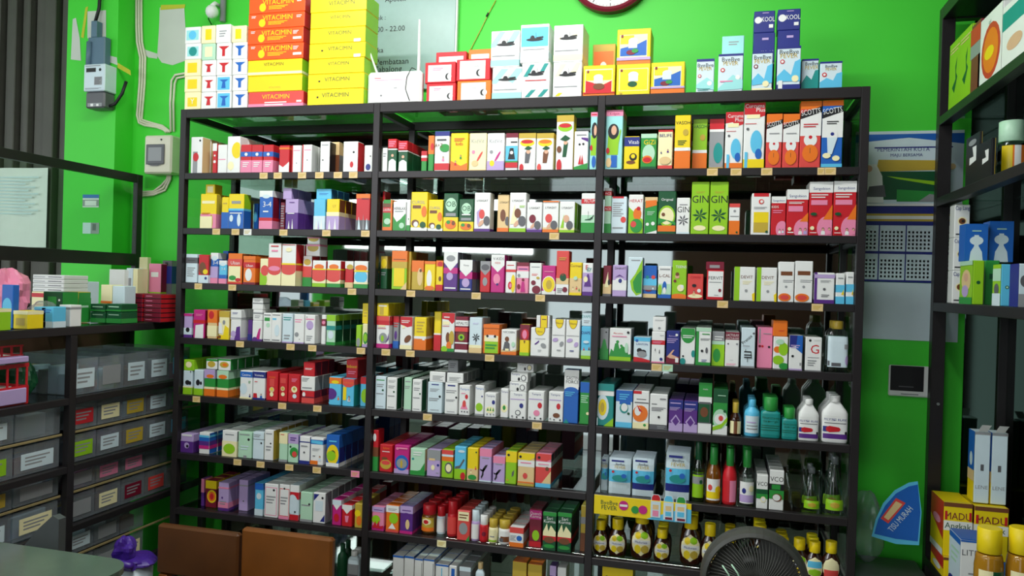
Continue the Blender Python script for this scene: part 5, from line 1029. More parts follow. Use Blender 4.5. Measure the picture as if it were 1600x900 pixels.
for (px0, py0, px1, py1, des, ds) in [(129, 304, 155, 324, 'W b,72,100,B b,10,60,S r,15,14,85,52,W', 'small blue-topped sticker on the pillar behind the glass frame'), (129, 348, 155, 365, 'H r,50,0,100,100,S r,60,30,82,90,Z', 'small two-tone sticker lower on the pillar')]:
    a = at(px0, py1, 1, PY-.001); c = at(px1, py0, 1, PY-.001); b = MB(); b.box(a.x, c.x, PY-.0015, PY-.0002, a.z, c.z, des[0], c=.0002)
    f = Face(b, (a.x, PY-.0015, a.z), (1, 0, 0), (0, 0, 1), c.x-a.x, c.z-a.z, (0, -1, 0)); f.draw(des.split()[1:]); tag(b.build('wall_sticker'), ds, 'sticker')
# large paper sheet hung on the gate
a = at(-60, 384, 1, .285); c = at(74, 262, 1, .285); c2 = at(-60, 250, 1, .285); b = MB(); N = 10
for i in range(N):
    u, v = i/N, (i+1)/N; y = lambda t: .285+.006*math.sin(t*9)
    X = lambda t: a.x+(c.x-a.x)*t
    b.poly([(X(u), y(u), a.z), (X(v), y(v), a.z), (X(v), y(v), c.z), (X(u), y(u), c.z)], 'W', True)
    b.poly([(X(v), y(v)+.001, a.z), (X(u), y(u)+.001, a.z), (X(u), y(u)+.001, c.z), (X(v), y(v)+.001, c.z)], 'H', True)
f = Face(b, (a.x, .2785, a.z), (1, 0, 0), (0, 0, 1), c.x-a.x, c.z-a.z, (0, -1, 0)); f.lines(.45, .92, .4, .9, 12, 'H')
tag(b.build('paper_sheet'), 'large pale paper sheet with faint lines hanging before the folding gate', 'paper')
# calendar, blank sheets and dark notice right of the rack
x0, x1 = 2.07, at(1504, 300, 1, WY-.004).x; zt = at(1400, 205, 1, WY-.004).z; zm = at(1400, 322, 1, WY-.004).z; z2 = at(1400, 441, 1, WY-.004).z
cl = empty('wall_calendar', ((x0+x1)/2, WY, zt)); L = cl.location
b = MB(); b.box(x0-L.x, x1-L.x, -.005, -.001, zm-zt, 0, 'H', c=.0005)
f = Face(b, (x0-L.x, -.005, zm-zt), (1, 0, 0), (0, 0, 1), x1-x0, zt-zm, (0, -1, 0))
f.draw('H p,B,0,96,0,85,50,91,100,82,100,96 l,18,90,76,80,1,N t,45,73,5,N,PEMERINTAH_KOTA t,48,66,4,N,MAJU_BERSAMA p,J,22,62,90,60,90,48,20,46 p,D,10,46,90,46,90,10,20,8 p,L,30,40,90,30,90,24,40,36 p,G,40,22,90,18,90,6,40,6 p,W,4,4,28,4,26,40,20,56,12,56,4,40 c,13,50,3.5,F p,Z,11,12,30,12,28,28,14,26 p,S,60,6,90,6,90,12,70,16 p,H,78,40,90,46,96,40,98,20,90,5,80,20 c,90,56,4,H c,90,52,3,E b,0,3,W'.split())
b.build('picture_panel', cl)
b = MB(); b.box(x0-L.x, x1-L.x, -.005, -.001, z2-zt, zm-zt-.0005, 'N', c=.0005)
f = Face(b, (x0-L.x, -.005, z2-zt), (1, 0, 0), (0, 0, 1), x1-x0, zm-z2, (0, -1, 0)); f.rect(.02, .80, .98, .90, 'J'); f.lines(.1, .95, .8, .9, 1, 'W')
for r in range(2):
    for c in range(4):
        u, v = .0+c*.25, .03+r*.375; f.rect(u+.006, v, u+.244, v+.34, 'H'); f.k -= 1
for r in range(2):
    for c in range(4):
        u, v = .0+c*.25, .03+r*.375
        for i in range(5):
            for j in range(6):
                f.mb.poly([f.P(u+.02+j*.036, v+.03+i*.052), f.P(u+.038+j*.036, v+.03+i*.052), f.P(u+.038+j*.036, v+.058+i*.052), f.P(u+.02+j*.036, v+.058+i*.052)], 'Z')
b.build('month_sheets', cl); tag(cl, 'wall calendar with landscape picture and blue month sheets right of rack', 'calendar')
b = MB(); z3 = at(1400, 531, 1, WY-.004).z; b.box(x0, x1, WY-.004, WY-.001, z3, z2-.001, 'H', c=.0005); tag(b.build('paper_sheet'), 'blank pale sheet hanging directly below the calendar', 'paper')
a = at(1388, 618, 1, WY-.012); c = at(1468, 574, 1, WY-.012); b = MB(); b.box(a.x, c.x, WY-.012, WY-.001, a.z, c.z, 'W', c=.003)
f = Face(b, (a.x, WY-.012, a.z), (1, 0, 0), (0, 0, 1), c.x-a.x, c.z-a.z, (0, -1, 0)); f.draw('r,3,18,70,99,K l,25,60,4,12,1,S l,20,50,28,36,1,Z'.split()); tag(b.build('wall_notice'), 'black screen-like notice with white foot low on the green wall', 'notice')
# bags on the floor behind, at the right
def lump(name, cx, cy, cz, sx, sy, sz, m, parent=None, seed=0, n=14, amp=.18):
    rnd = random.Random(seed); ph = [rnd.uniform(0, 6) for _ in range(6)]; b = MB(); rows = []
    for i in range(n+1):
        th = PI*i/n; row = []
        for j in range(n*2):
            a = PI*j/n; k = 1+amp*(math.sin(3*a+ph[0])*math.sin(2*th+ph[1])+.6*math.sin(5*a+ph[2]+3*th)+.5*math.sin(7*th+ph[3]+2*a)*math.cos(a+ph[4]))
            k = 1+(k-1)*math.sin(th)
            row.append((cx+sx*k*math.sin(th)*math.cos(a), cy+sy*k*math.sin(th)*math.sin(a), max(cz-sz, cz+sz*k*math.cos(th))))
        rows.append(row)
    for i in range(n):
        for j in range(n*2): b.poly([rows[i][j], rows[i+1][j], rows[i+1][(j+1) % (n*2)], rows[i][(j+1) % (n*2)]], m, True)
    me = b.mesh(name); me.validate(); o = bpy.data.objects.new(name, me); COL.objects.link(o)
    if parent: o.parent = parent
    return o
YB = .12
crate = empty('storage_crate', (2.16, .17, 0)); b = MB(); b.box(-.095, .10, -.10, .12, 0, .56, 'dark', c=.01); b.build('body', crate); b = MB(); b.box(-.098, .103, -.103, .123, .561, .58, 'Z', c=.006); b.build('lid', crate)
tag(crate, 'tall dark crate standing on floor right of the rack', 'crate')
tp = empty('tissue_pack', (at(1395, 790, 1, YB).x, YB, .585)); L = tp.location
P = lambda px, py, y=YB: (at(px, py, 1, y)-L)
out = [(1362, 838), (1368, 812), (1380, 786), (1398, 766), (1420, 754), (1434, 752), (1440, 800), (1436, 852), (1400, 850)]
b = MB(); fr_ = [P(*q, YB-.03) for q in out]; bk = [P(*q, YB+.03) for q in out]
b.poly(fr_, 'B'); b.poly(bk[::-1], 'B')
for i in range(len(out)): b.poly([fr_[i], bk[i], bk[(i+1) % len(out)], fr_[(i+1) % len(out)]], 'C')
inn = [(1366, 834), (1372, 812), (1383, 790), (1400, 771), (1420, 760), (1434, 757), (1438, 800), (1434, 846), (1400, 842)]
b.poly([P(*q, YB-.0305) for q in out], 'C'); b.poly([P(*q, YB-.031) for q in inn], 'B')
b.poly([P(*q, YB-.0315) for q in ((1376, 810), (1400, 778), (1415, 786), (1388, 818))], 'r'); b.poly([P(*q, YB-.032) for q in ((1381, 808), (1400, 783), (1410, 788), (1388, 813))], 'E')
gv, gf, gw = text_geo('TISU MURAH'); n0 = len(b.v); mi = b.mi('H'); p0 = P(1394, 832, YB-.0318); dr = (P(1427, 796, YB-.0318)-p0); ux = dr.normalized(); uz = Vector((-ux.z, 0, ux.x)); sc = dr.length/gw
for x, y in gv: b.v.append(tuple(p0+ux*(x+gw/2)*sc+uz*y*sc*1.5))
for f_ in gf: b.f.append(tuple(n0+i for i in f_)); b.m.append(mi); b.sm.append(False)
b.build('wrapper', tp)
tag(tp, 'blue tissue pack in clear wrap leaning beside rack, lower right', 'tissue pack')
tag(lump('plastic_bag', 2.115, .215, .685, .040, .03, .10, 'clear', seed=3), 'crumpled clear plastic bag behind the blue tissue pack', 'bag')
# ---------------------------------------------------------------- left counter rack (runs along the left wall)
LX = -.08; LB = -.43; LZ = [1.176, .978, .783, .608, .42]
lr = empty('side_rack', ((LX+LB)/2, -.4, 0))
for y in (-1.10, -.345, .262):
    part('post', LX-.02, LX, y-.012, y+.012, 0, LZ[0]-.02, 'frame', lr); part('post', LB, LB+.02, y-.012, y+.012, 0, LZ[0]-.02, 'frame', lr)
part('top_rail', LX-.022, LX, -1.12, .275, LZ[0]-.019, LZ[0]+.004, 'frame', lr); part('top_rail', LB, LB+.022, -1.12, .275, LZ[0]-.019, LZ[0]+.004, 'frame', lr)
part('glass_top', LB+.0225, LX-.0225, -1.12, .275, LZ[0]-.006, LZ[0]+.003, 'glass', lr)
for z in LZ[1:]:
    for y0, y1 in ((-1.087, -.358), (-.332, .249)): part('shelf_rail', LX-.02, LX, y0, y1, z-.019, z, 'frame', lr)
    part('glass_shelf', LB+.021, LX-.0205, -1.08, .249, z-.006, z, 'glass', lr)
    for y0, y1 in ((-1.087, -.358), (-.332, .249)): part('bamboo_strip', LX-.024, LX-.021, y0, y1, z+.086, z+.093, 'strip', lr) if z < .95 else None
part('back_panel', LB-.006, LB-.001, -1.1, .26, .1, LZ[0]-.02, 'brownwall', lr)
# upper glass frame at the rear edge
part('frame_rail', LB, LB+.02, -1.12, .268, 1.676, 1.706, 'frame', lr); part('frame_rail', LB, LB+.02, -1.12, .268, 1.366, 1.41, 'frame', lr)
part('frame_post', LB, LB+.02, .2685, .296, LZ[0]+.005, 1.706, 'frame', lr)
part('glass_pane', LB+.008, LB+.012, -1.12, .268, 1.41, 1.676, 'sglass', lr)
tag(lr, 'dark metal and glass side rack along the left wall with upper glass frame', 'shelf rack')
CC = ['R', 'B', 'G', 'O', 'S', 'N', 'Y', 'I', 'T', 'U']
def binbox(y0, y1, z, h, lab, desc, seed, d=.28):
    rnd = random.Random(seed); root = empty('storage_bin', (LX-.026-d/2 if z > .95 else LX-.0265-d/2, (y0+y1)/2, z+.0004)); w = y1-y0-.004; t = .0015
    b = MB()
    b.box(-d/2, d/2, -w/2, w/2, 0, t, 'clear', c=.0003); b.box(d/2-t, d/2, -w/2, w/2, t, h, 'clear', c=.0003); b.box(-d/2, -d/2+t, -w/2, w/2, t, h, 'clear', c=.0003)
    b.box(-d/2+t, d/2-t, -w/2, -w/2+t, t, h, 'clear', c=.0003); b.box(-d/2+t, d/2-t, w/2-t, w/2, t, h, 'clear', c=.0003); b.build('tub', root)
    b = MB()
    for i in range(7):
        bx = -d/2+.012+i*.036; c = CC[rnd.randrange(10)]; hh = h*rnd.uniform(.45, .8)
        b.box(bx, bx+.03, -w/2+.006, w/2-.006-rnd.uniform(0, .03), t, hh, rnd.choice([c, 'S', 'H', 'Z', 'A']), c=.001)
    o = b.build('packets', root); o['kind'] = 'stuff'
    if lab:
        b = MB(); b.box(d/2+.0003, d/2+.0010, -w*.36, w*.36, h*.18, h*.72, lab, c=.0001)
        f = Face(b, (d/2+.001, -w*.36, h*.18), (0, 1, 0), (0, 0, 1), w*.72, h*.54, (1, 0, 0)); f.lines(.12, .88, .2, .85, 3, 'S'); b.build('label_card', root)
    tag(root, desc, 'storage bin', 'clear storage bins in the left side rack')
LN = {'H': 'white', 'X': 'cream', 'Y': 'yellow', 'G': 'green', 'R': 'red', 'I': 'pink', 'L': 'lime', 'S': 'grey', 'J': 'mustard', 'U': 'maroon', 'r': 'coral', 'C': 'sky blue', '': 'no'}
PN = ['nearest', 'second', 'third', 'fourth', 'fifth', 'farthest']
def row(z, ys, labs, h, sect, rown):
    for i, (a, c) in enumerate(zip(ys, ys[1:])):
        pos = {0: 'first', 1: 'second', 2: 'third', 3: 'fourth', 4: 'fifth', 5: 'sixth'}[i]
        binbox(a, c, z, h, labs[i], 'clear bin, %s label, %s %s, %s along' % (LN[labs[i]], sect, rown, pos), int(z*1000)+i*7+len(sect))
Rs = [-.33, -.225, -.12, -.015, .09, .195]; Ls = [-.80, -.66, -.51, -.36]
row(LZ[1], Rs, ['H', 'S', 'H', 'H', 'C'], .105, 'far section', 'uppermost row')
row(LZ[2]+.094, Rs, ['R', 'X', 'J', 'H', 'G'], .080, 'far section', 'second row'); row(LZ[2], Rs, ['L', 'H', 'J', 'H', 'C'], .080, 'far section', 'third row')
row(LZ[2]+.094, Ls, ['H', 'H', ''], .082, 'near section', 'second row'); row(LZ[2], Ls, ['X', 'L', 'H'], .080, 'near section', 'third row')
row(LZ[3]+.094, Rs[:5], ['S', 'I', 'I', ''], .066, 'far section', 'fourth row'); row(LZ[3], Rs, ['S', 'X', 'U', 'r', ''], .080, 'far section', 'fifth row')
row(LZ[3]+.094, Ls, ['G', 'J', 'S'], .066, 'near section', 'fourth row'); row(LZ[3], Ls, ['C', 'H', 'X'], .080, 'near section', 'fifth row')
row(LZ[4]+.094, Rs[:4], ['H', 'S', ''], .072, 'far section', 'sixth row'); row(LZ[4], Rs[:4], ['X', 'S', 'X'], .080, 'far section', 'seventh row')
# red wire baskets and green bottle pack on the uppermost shelf
def basket(y0, y1, x0, x1, z, h, desc, txt=None):
    root = empty('display_box', ((x0+x1)/2, (y0+y1)/2, z+.0005)); w, d = y1-y0, x1-x0; b = MB()
    b.box(-d/2, d/2, -w/2, w/2, 0, .003, 'R', c=.0005)
    for s_ in (-1, 1):
        b.box(-d/2, d/2, s_*w/2-.0015*(1+s_), s_*w/2+.0015*(1-s_), .003, h*.45, 'R', c=.0005); b.box(s_*d/2-.0015*(1+s_), s_*d/2+.0015*(1-s_), -w/2+.004, w/2-.004, .003, h*.45, 'R', c=.0005)
    for i in range(5):
        y = -w/2+.006+(w-.012)*i/4; b.box(d/2-.003, d/2, y-.003, y+.003, h*.45+.0003, h*.9, 'R', c=.0004); x = -d/2+.006+(d-.012)*i/4; b.box(x-.003, x+.003, -w/2, -w/2+.003, h*.45+.0003, h*.9, 'R', c=.0004)
    for s_ in (-1,): b.box(-d/2, d/2, -w/2, -w/2+.003, h*.9+.0003, h, 'R', c=.0005)
    b.box(d/2-.003, d/2, -w/2+.004, w/2, h*.9+.0003, h, 'R', c=.0005)
    if txt:
        f = Face(b, (d/2, -w/2, 0), (0, 1, 0), (0, 0, 1), w, h*.45, (1, 0, 0)); f.text(.5, .35, .4, 'W', txt)
    b.build('crate_frame', root); b = MB()
    for i in range(4): b.box(-d/2+.02+i*.05, -d/2+.06+i*.05, -w/2+.01, w/2-.01, .0035, h*.4, ['V', 'H', 'W', 'V'][i], c=.002)
    o = b.build('blister_packs', root); o['kind'] = 'stuff'
    tag(root, desc, 'display box')
basket(-.60, -.47, -.31, -.105, LZ[1], .11, 'red slotted display box with white script on side rack top shelf', 'Andalan')
basket(-.605, -.475, -.30, -.12, LZ[1]+.1105, .048, 'low red display box stacked on the slotted red one')
tag(lump('cloth_bundle', -.20, -.415, LZ[1]+.055, .05, .036, .0545, 'D', seed=5), 'dark green bundle between red display box and rack post', 'bundle')
# ---------------------------------------------------------------- goods standing on the left rack top
LT = LZ[0]+.0045
def carton(name, X, Y, z, w, d, h, des, desc, rz=0, cat='box', grp=None, side=None):
    me = box_mesh(name, w, d, h, des)
    if side:
        b = MB(); f = Face(b, (w/2, 0, 0), (0, 1, 0), (0, 0, 1), d, h, (1, 0, 0)); f.k = 3; f.draw(side.split())
        b2 = MB(); b2.v = [tuple(v.co) for v in me.vertices]; b2.f = [tuple(p.vertices) for p in me.polygons]; b2.mats = list(me.materials); b2.m = [p.material_index for p in me.polygons]; b2.sm = [False]*len(b2.f)
        n = len(b2.v); b2.v += b.v
        for fc, mi in zip(b.f, b.m): b2.f.append(tuple(i+n for i in fc)); b2.m.append(b2.mi(b.mats[mi])); b2.sm.append(False)
        me = b2.mesh(name)
    o = bpy.data.objects.new(name, me); COL.objects.link(o); o.location = (X, Y, z); o.rotation_euler = (0, 0, rz)
    return tag(o, desc, cat, grp)
def ltop(px0, px1, pyt, pyb, d, des, desc, back=None, z=None, side=None, cat='box', name='medicine_box'):
    """stand a carton on the counter: lower-left front corner seen at (px0, pyb)"""
    zz = LT if z is None else z
    if back is None: p = at(px0, pyb, 2, zz); Y = p.y; X0 = p.x
    else: Y = back; X0 = at(px0, pyb, 1, Y).x
    X1 = at(px1, pyb, 1, Y).x; h = at((px0+px1)/2, pyt, 1, Y).z-zz
    if X1 > LX-.002: X0 -= X1-(LX-.002); X1 = LX-.002
    w = X1-X0
    for q in REG.get('lt', []):
        pass
    REG.setdefault('lt', []).append((X0, X1, Y, Y+d, zz, zz+h)); 
    o = carton(name, (X0+X1)/2, Y, zz+.0003, w, d, h, des, desc, side=side, cat=cat); o['_'] = 0; del o['_']
    return (X0, X1, Y, Y+d, zz, zz+h)
ltop(3, 24, 484, 512, .05, 'L b,85,100,X c,50,40,20,G', 'lime carton at the near left end of side rack top', back=-.60)
ltop(26, 49, 486, 509, .05, 'Y b,80,100,X r,20,20,80,60,J', 'yellow carton beside the lime one on side rack top', back=-.50)
ltop(52, 71, 480, 507, .045, 'C b,0,30,H l,15,85,70,90,2,B', 'sky blue carton, left of pair on side rack top', back=-.42)
ltop(72, 90, 480, 507, .045, 'C b,0,30,H l,15,85,70,90,2,B', 'sky blue carton, right of pair on side rack top', back=-.42)
ltop(103, 121, 477, 498, .04, 'W b,80,90,S', 'white carton behind black pouch on side rack top', back=-.36)
for k, (a, c) in enumerate(((141, 164), (166, 189))):
    q = ltop(a, c, 488, 501, .07, 'D/D b,5,45,G l,15,85,70,85,1,Q', 'dark green box, lower %s of the two pairs' % ('left', 'right')[k], back=-.165)
    ltop(a, c, 475, 488, .07, 'D/D l,15,85,50,80,1,Q b,10,30,G', 'dark green box, upper %s of the two pairs' % ('left', 'right')[k], back=-.165, z=q[5]+.0006)
for cidx, (a, c) in enumerate(((197, 222), (224, 251))):
    z = LT; zt = at(230, 459, 1, -.02).z; hh = (zt-LT)/6-.0006
    for k in range(6):
        x0 = at(a, 490, 1, -.03+cidx*.0).x; x1 = at(c, 490, 1, -.03).x
        carton('medicine_box', (x0+x1)/2, -.03, z+.0003, x1-x0-.001, .10, hh, 'U/R b,0,12,K l,12,50,40,70,1,I', 'crimson flat box, %s stack, %s' % (('left', 'right')[cidx], ['bottom', 'second', 'third', 'fourth', 'fifth', 'topmost'][k]), grp='crimson boxes stacked on the side rack top')
        z += hh+.0006
b = MB(); p = at(266, 492, 1, .13); b.lathe([(.017, 0), (.018, .002), (.018, .050), (.016, .053)], 'R'); b.lathe([(.0183, .004), (.0183, .016)], 'S', caps=False); tag(b.build('tin_can', None, (min(p.x, LX-.02), .13, LT)), 'small red can right of the crimson box stacks', 'can')
q = ltop(67, 97, 456, 478, .06, 'D/G r,25,15,70,85,G c,85,75,5,W c,85,45,5,W', 'dark green box in second row of side rack top', back=-.30)
q2 = ltop(99, 122, 456, 478, .05, 'J/G e,70,50,30,50,O', 'orange and green long box in second row', back=-.20, side='b,10,80,G l,20,80,45,60,1,Q')
zt = at(75, 429, 1, -.12).z; z = at(75, 456, 1, -.12).z; zb = LT
carton('medicine_box', at(75, 450, 1, -.12).x, -.12, LT+.0003, .13, .10, z-LT-.001, 'X b,80,95,R l,10,60,30,60,2,E', 'cream box with red band beneath white flat boxes')
hh = (zt-z)/4
for k in range(4): carton('medicine_box', at(75, 450, 1, -.12).x, -.12, z+k*hh, .125, .10, hh-.0008, 'W/W l,50,92,30,70,1,Z l,5,40,30,60,1,S', 'white flat box on the cream one, %s of four' % ['bottom', 'second', 'third', 'top'][k], grp='white flat boxes on the side rack top')
ltop(124, 137, 440, 462, .05, 'H l,10,90,60,80,1,S', 'small white box upright behind green-orange box', back=.02)
ltop(157, 174, 445, 476, .05, 'X b,0,50,L b,50,56,O', 'cream and lime box left behind dark green pairs', back=-.10)
ltop(175, 194, 447, 476, .05, 'H b,0,50,Q e,50,30,30,20,O', 'pale box with orange spot behind dark green pairs', back=-.10)
ltop(170, 194, 421, 446, .05, 'W', 'bright white box standing at back of side rack top', back=.08)
ltop(196, 206, 419, 478, .05, 'H l,20,80,20,90,2,S', 'tall white folder-like box beside beige one', back=.10)
ltop(207, 214, 420, 478, .05, 'E b,0,100,X', 'tall narrow beige box at back', back=.10)
ltop(216, 229, 402, 458, .02, 'X c,30,80,3,Z', 'cream upright panel behind pink box', back=.245)
ltop(231, 250, 412, 478, .05, 'I/U b,0,48,L l,20,80,70,90,1,W', 'pink box over lime base at back', back=.16)
ltop(252, 267, 407, 478, .03, 'Z/S b,60,90,N r,30,92,60,97,K', 'dark slate slim box right of pink box', back=.19)
o = lump('pouch', 0, 0, .013, .045, .028, .013, 'dark', seed=9, amp=.12); p = at(112, 505, 2, LT); o.location = (min(p.x, LX-.06), -.40, LT); tag(o, 'black soft pouch at front of side rack top', 'pouch')
p = at(10, 440, 1, -.38)
o = lump('plastic_bag', 0, 0, .075, .060, .055, .080, 'bagpink' if 0 else 'I', seed=11, amp=.2); o.location = (p.x, -.38, LT+.006); tag(o, 'pink plastic bag slumped on the side rack top', 'bag')
o = lump('plastic_bag', 0, 0, .035, .042, .030, .035, 'clear', seed=12, amp=.15); o.location = (p.x+.112, -.36, LT+.001); tag(o, 'clear plastic bag beside the pink one', 'bag')
ltop(2, 20, 445, 480, .02, 'B e,50,50,40,20,C', 'blue pack in front of the pink bag', back=-.50)
# ---------------------------------------------------------------- right side rack
RX = 2.272; RB = 2.47; RZ = [1.830, 1.603, 1.311, .60]
rr = empty('side_rack', (2.37, -.3, 0))
part('post', RX, RX+.034, .238, .268, 0, 2.15, 'frame', rr); part('post', RX, RX+.034, -1.43, -1.40, 0, 2.15, 'frame', rr)
part('post', RB-.03, RB, .238, .268, 0, 2.15, 'frame', rr); part('post', RB-.03, RB, -1.43, -1.40, 0, 2.15, 'frame', rr)
part('top_rail', RX, RX+.034, -1.399, .237, 2.115, 2.15, 'frame', rr)
part('top_rail', RX+.035, RB-.031, .238, .268, 2.115, 2.15, 'frame', rr)
part('top_board', RX+.035, RB, -1.43, .237, 2.118, 2.148, 'frame', rr)
for z in RZ:
    part('shelf_rail', RX, RX+.028, -1.399, .237, z-.012, z+.012, 'frame', rr)
    part('glass_shelf', RX+.029, RB-.012, -1.399, .237, z+.006, z+.012, 'glass', rr)
part('mirror_back', RB-.010, RB-.005, -1.399, .237, .1, 2.11, 'mirror2', rr)
part('mirror_end', RX+.085, RB-.031, .250, .255, .1, 2.11, 'mirror2', rr)
for (z, y) in ((1.04, .2365), (.70, .2365)):
    b = MB(); b.lathe([(.004, 0), (.004, .003)], 'steel', n=10); o = b.build('screw', rr, (RX+.02-rr.location.x, y-.3*0-rr.location.y, z), (PI/2, 0, 0))
tag(rr, 'dark metal side rack with glass shelves at the right edge', 'shelf rack')
def rbox(px0, px1, pyt, zi, d, des, desc, X=None, left=None, zbase=None, n=0, cat='box', name='medicine_box'):
    """front (-Y) face spans px0..px1, its left corner on the plane X; left = printing on the -X side"""
    X = X or RX+.003; z = (RZ[zi]+.0125 if zbase is None else zbase)
    p = at(px0, pyt, 0, X); 
    # left-front corner: intersect column px0 with plane X at mid height
    Y = at(px0, proj((X, p.y, (z+p.z)/2))[1], 0, X).y; X1 = at(px1, pyt+15, 1, Y).x; w = min(X1, RB-.012)-X; h = p.z-z
    b = box_mesh(name, w, d, h, des); b2 = MB(); b2.v = [tuple(v.co) for v in b.vertices]; b2.f = [tuple(q.vertices) for q in b.polygons]; b2.mats = list(b.materials); b2.m = [q.material_index for q in b.polygons]; b2.sm = [False]*len(b2.f)
    if left: f = Face(b2, (-w/2, d, 0), (0, -1, 0), (0, 0, 1), d, h, (-1, 0, 0)); f.k = 3; f.draw(left.split())
    o = bpy.data.objects.new(name, b2.mesh(name)); COL.objects.link(o); o.location = (X+w/2, Y, z+.0002); tag(o, desc, cat)
    return X, Y, w, h, z
rr_log = []
G1 = 'p,D,30,30,60,40,55,60,70,72,62,50,75,42,50,20 l,10,90,82,92,2,E'
rbox(1501, 1509, 56, 0, .10, 'L b,88,94,X', 'lime green carton, far one on right rack upper shelf', left='b,0,100,L '+G1)
rbox(1518, 1527, 38, 0, .10, 'L b,88,94,X', 'lime green carton, near one on right rack upper shelf', left='b,0,100,L '+G1)
rbox(1532, 1540, 30, 0, .075, 'U b,60,80,R', 'dark red carton beside lime ones on right rack', left='b,0,100,U b,50,70,S b,70,95,R')
rbox(1566, 1586, 2, 0, .16, 'W l,30,80,80,90,1,S', 'white carton with orange disc on right rack upper shelf', left='b,0,100,W c,55,42,40,R c,55,42,32,O e,50,40,20,10,Y t,50,84,5,Z,Laif')
rbox(1608, 1640, -25, 0, .15, 'W b,60,90,C', 'white and aqua carton nearest on right rack upper shelf', left='b,0,100,W b,60,90,T e,50,30,30,12,F')
rbox(1530, 1535, 206, 1, .10, 'K r,85,0,95,100,J', 'dark glossy carton with white symbol, far one', left='b,0,100,K p,W,30,40,80,45,80,75,50,75,60,55,30,55 e,50,85,30,6,S')
rbox(1549, 1556, 216, 1, .085, 'K r,85,0,95,100,J', 'dark glossy carton with white symbol, near one', left='b,0,100,K p,W,30,40,80,45,80,75,50,75,60,55,30,55')
XX = RX+.003
def rbottle(pxc, pyt, zb, R, kind, body, cap, lab, desc, X=None, **k):
    X = X or RX+.036+R; p = at(pxc, pyt, 0, X); bottle(kind, 0, 0, 0, 1, 0, body, cap, lab, desc, place=(X, p.y, zb, R, p.z-zb), key='rr', where='on right side rack', **k)
rbottle(1582, 190, RZ[1]+.0125, .030, 'tub', 'bottleglass', 'Q', 'O r,8,0,40,100,Y r,45,0,65,100,W', 'glass bottle with orange and yellow label, green lid')
# white boxes with an eye symbol, stacked
eye = 'b,0,100,W c,50,50,34,X c,50,50,26,A c,55,50,12,K l,10,90,4,12,1,N'
yb = RZ[2]+.0125; Ye = at(1497, 420, 0, RX+.02).y
for k, nm in enumerate(('bottom', 'middle', 'top')):
    carton('medicine_box', RX+.026, Ye, yb, .036, .045, .0855, 'W c,50,50,30,X c,50,50,22,A c,55,50,10,K t,50,84,12,N,Cap_Lang l,10,90,6,14,1,K', 'narrow white eye-drop box with brown eye, %s of three' % nm, grp='white eye-drop boxes on the right rack'); yb += .086
x = rbox(1520, 1538, 407, 2, .10, 'L c,50,50,18,D', 'light green carton with woman picture, right rack third shelf', left='b,0,100,L e,50,55,36,25,E e,50,62,16,10,F e,45,30,26,14,V b,0,16,G b,90,100,Q')
x2 = rbox(1539, 1562, 407, 2, .06, 'G r,30,58,70,70,D', 'green carton right of the woman picture carton', X=XX+.038)
rbox(1508, 1544, 350, 2, .05, 'C/Q b,0,100,B p,H,20,0,80,0,75,25,60,40,60,70,40,70,40,40,25,25 e,50,55,30,12,H l,30,70,78,84,1,Q', 'blue carton with pale rabbit-like shape, left one', X=XX, zbase=x[4]+x[3]+.001)
rbox(1546, 1584, 346, 2, .05, 'C/Q b,0,100,B p,H,20,0,80,0,75,25,60,40,60,70,40,70,40,40,25,25 e,50,55,30,12,H l,30,70,78,84,1,Q', 'blue carton with pale rabbit-like shape, right one', X=XX+.058, zbase=x[4]+x[3]+.001)
rbox(1564, 1584, 413, 2, .05, 'C c,50,45,16,D c,50,45,9,Q', 'sky blue carton in front on right rack third shelf', left='b,0,100,L b,60,90,Q e,50,40,30,14,Z b,0,30,H')
rbox(1592, 1612, 412, 2, .05, 'H e,50,60,40,14,Z b,0,30,S', 'pale carton with grey blot, nearest third shelf right', left='b,0,100,N')
# lowest visible shelf of the right rack
zb = RZ[3]+.0125
a = rbox(1474, 1476+46, 870, 3, .12, 'Y/U b,86,100,A t,50,50,14,U,MADU t,50,28,14,D,Angkak', 'honey remedy box beneath, far lower right rack', left='b,0,100,Y p,R,0,60,100,40,100,100,0,100 e,50,30,30,16,W', X=RX+.003, zbase=zb)
z2 = a[4]+a[3]+.0006
A2 = rbox(1474, 1520, 783, 3, .12, 'Y/U b,92,100,A b,48,66,W t,50,69,13,U,MADU t,50,52,11,D,Angkak r,4,68,12,84,R r,88,68,96,84,R', 'yellow and red honey remedy box, upper left one', left='b,0,100,Y p,R,0,60,100,30,100,100,0,100 e,50,60,30,8,I b,0,12,W', X=RX+.003, zbase=z2)
o = carton('medicine_box', RX+.003+.098+.012, A2[1]-.002-.0, z2, .078, .12, A2[3]*.98, 'Y/U b,92,100,A b,48,66,W t,50,69,13,U,MADU t,50,52,11,D,Angkak r,4,68,12,84,R r,88,68,96,84,R', 'yellow and red honey remedy box, upper right one')
carton('medicine_box', RX+.003+.098+.012, A2[1]-.002, zb, .078, .12, z2-zb-.001, 'B/W l,10,90,40,60,2,W', 'blue box beneath the upper right honey remedy box')
zz = z2+A2[3]+.0008
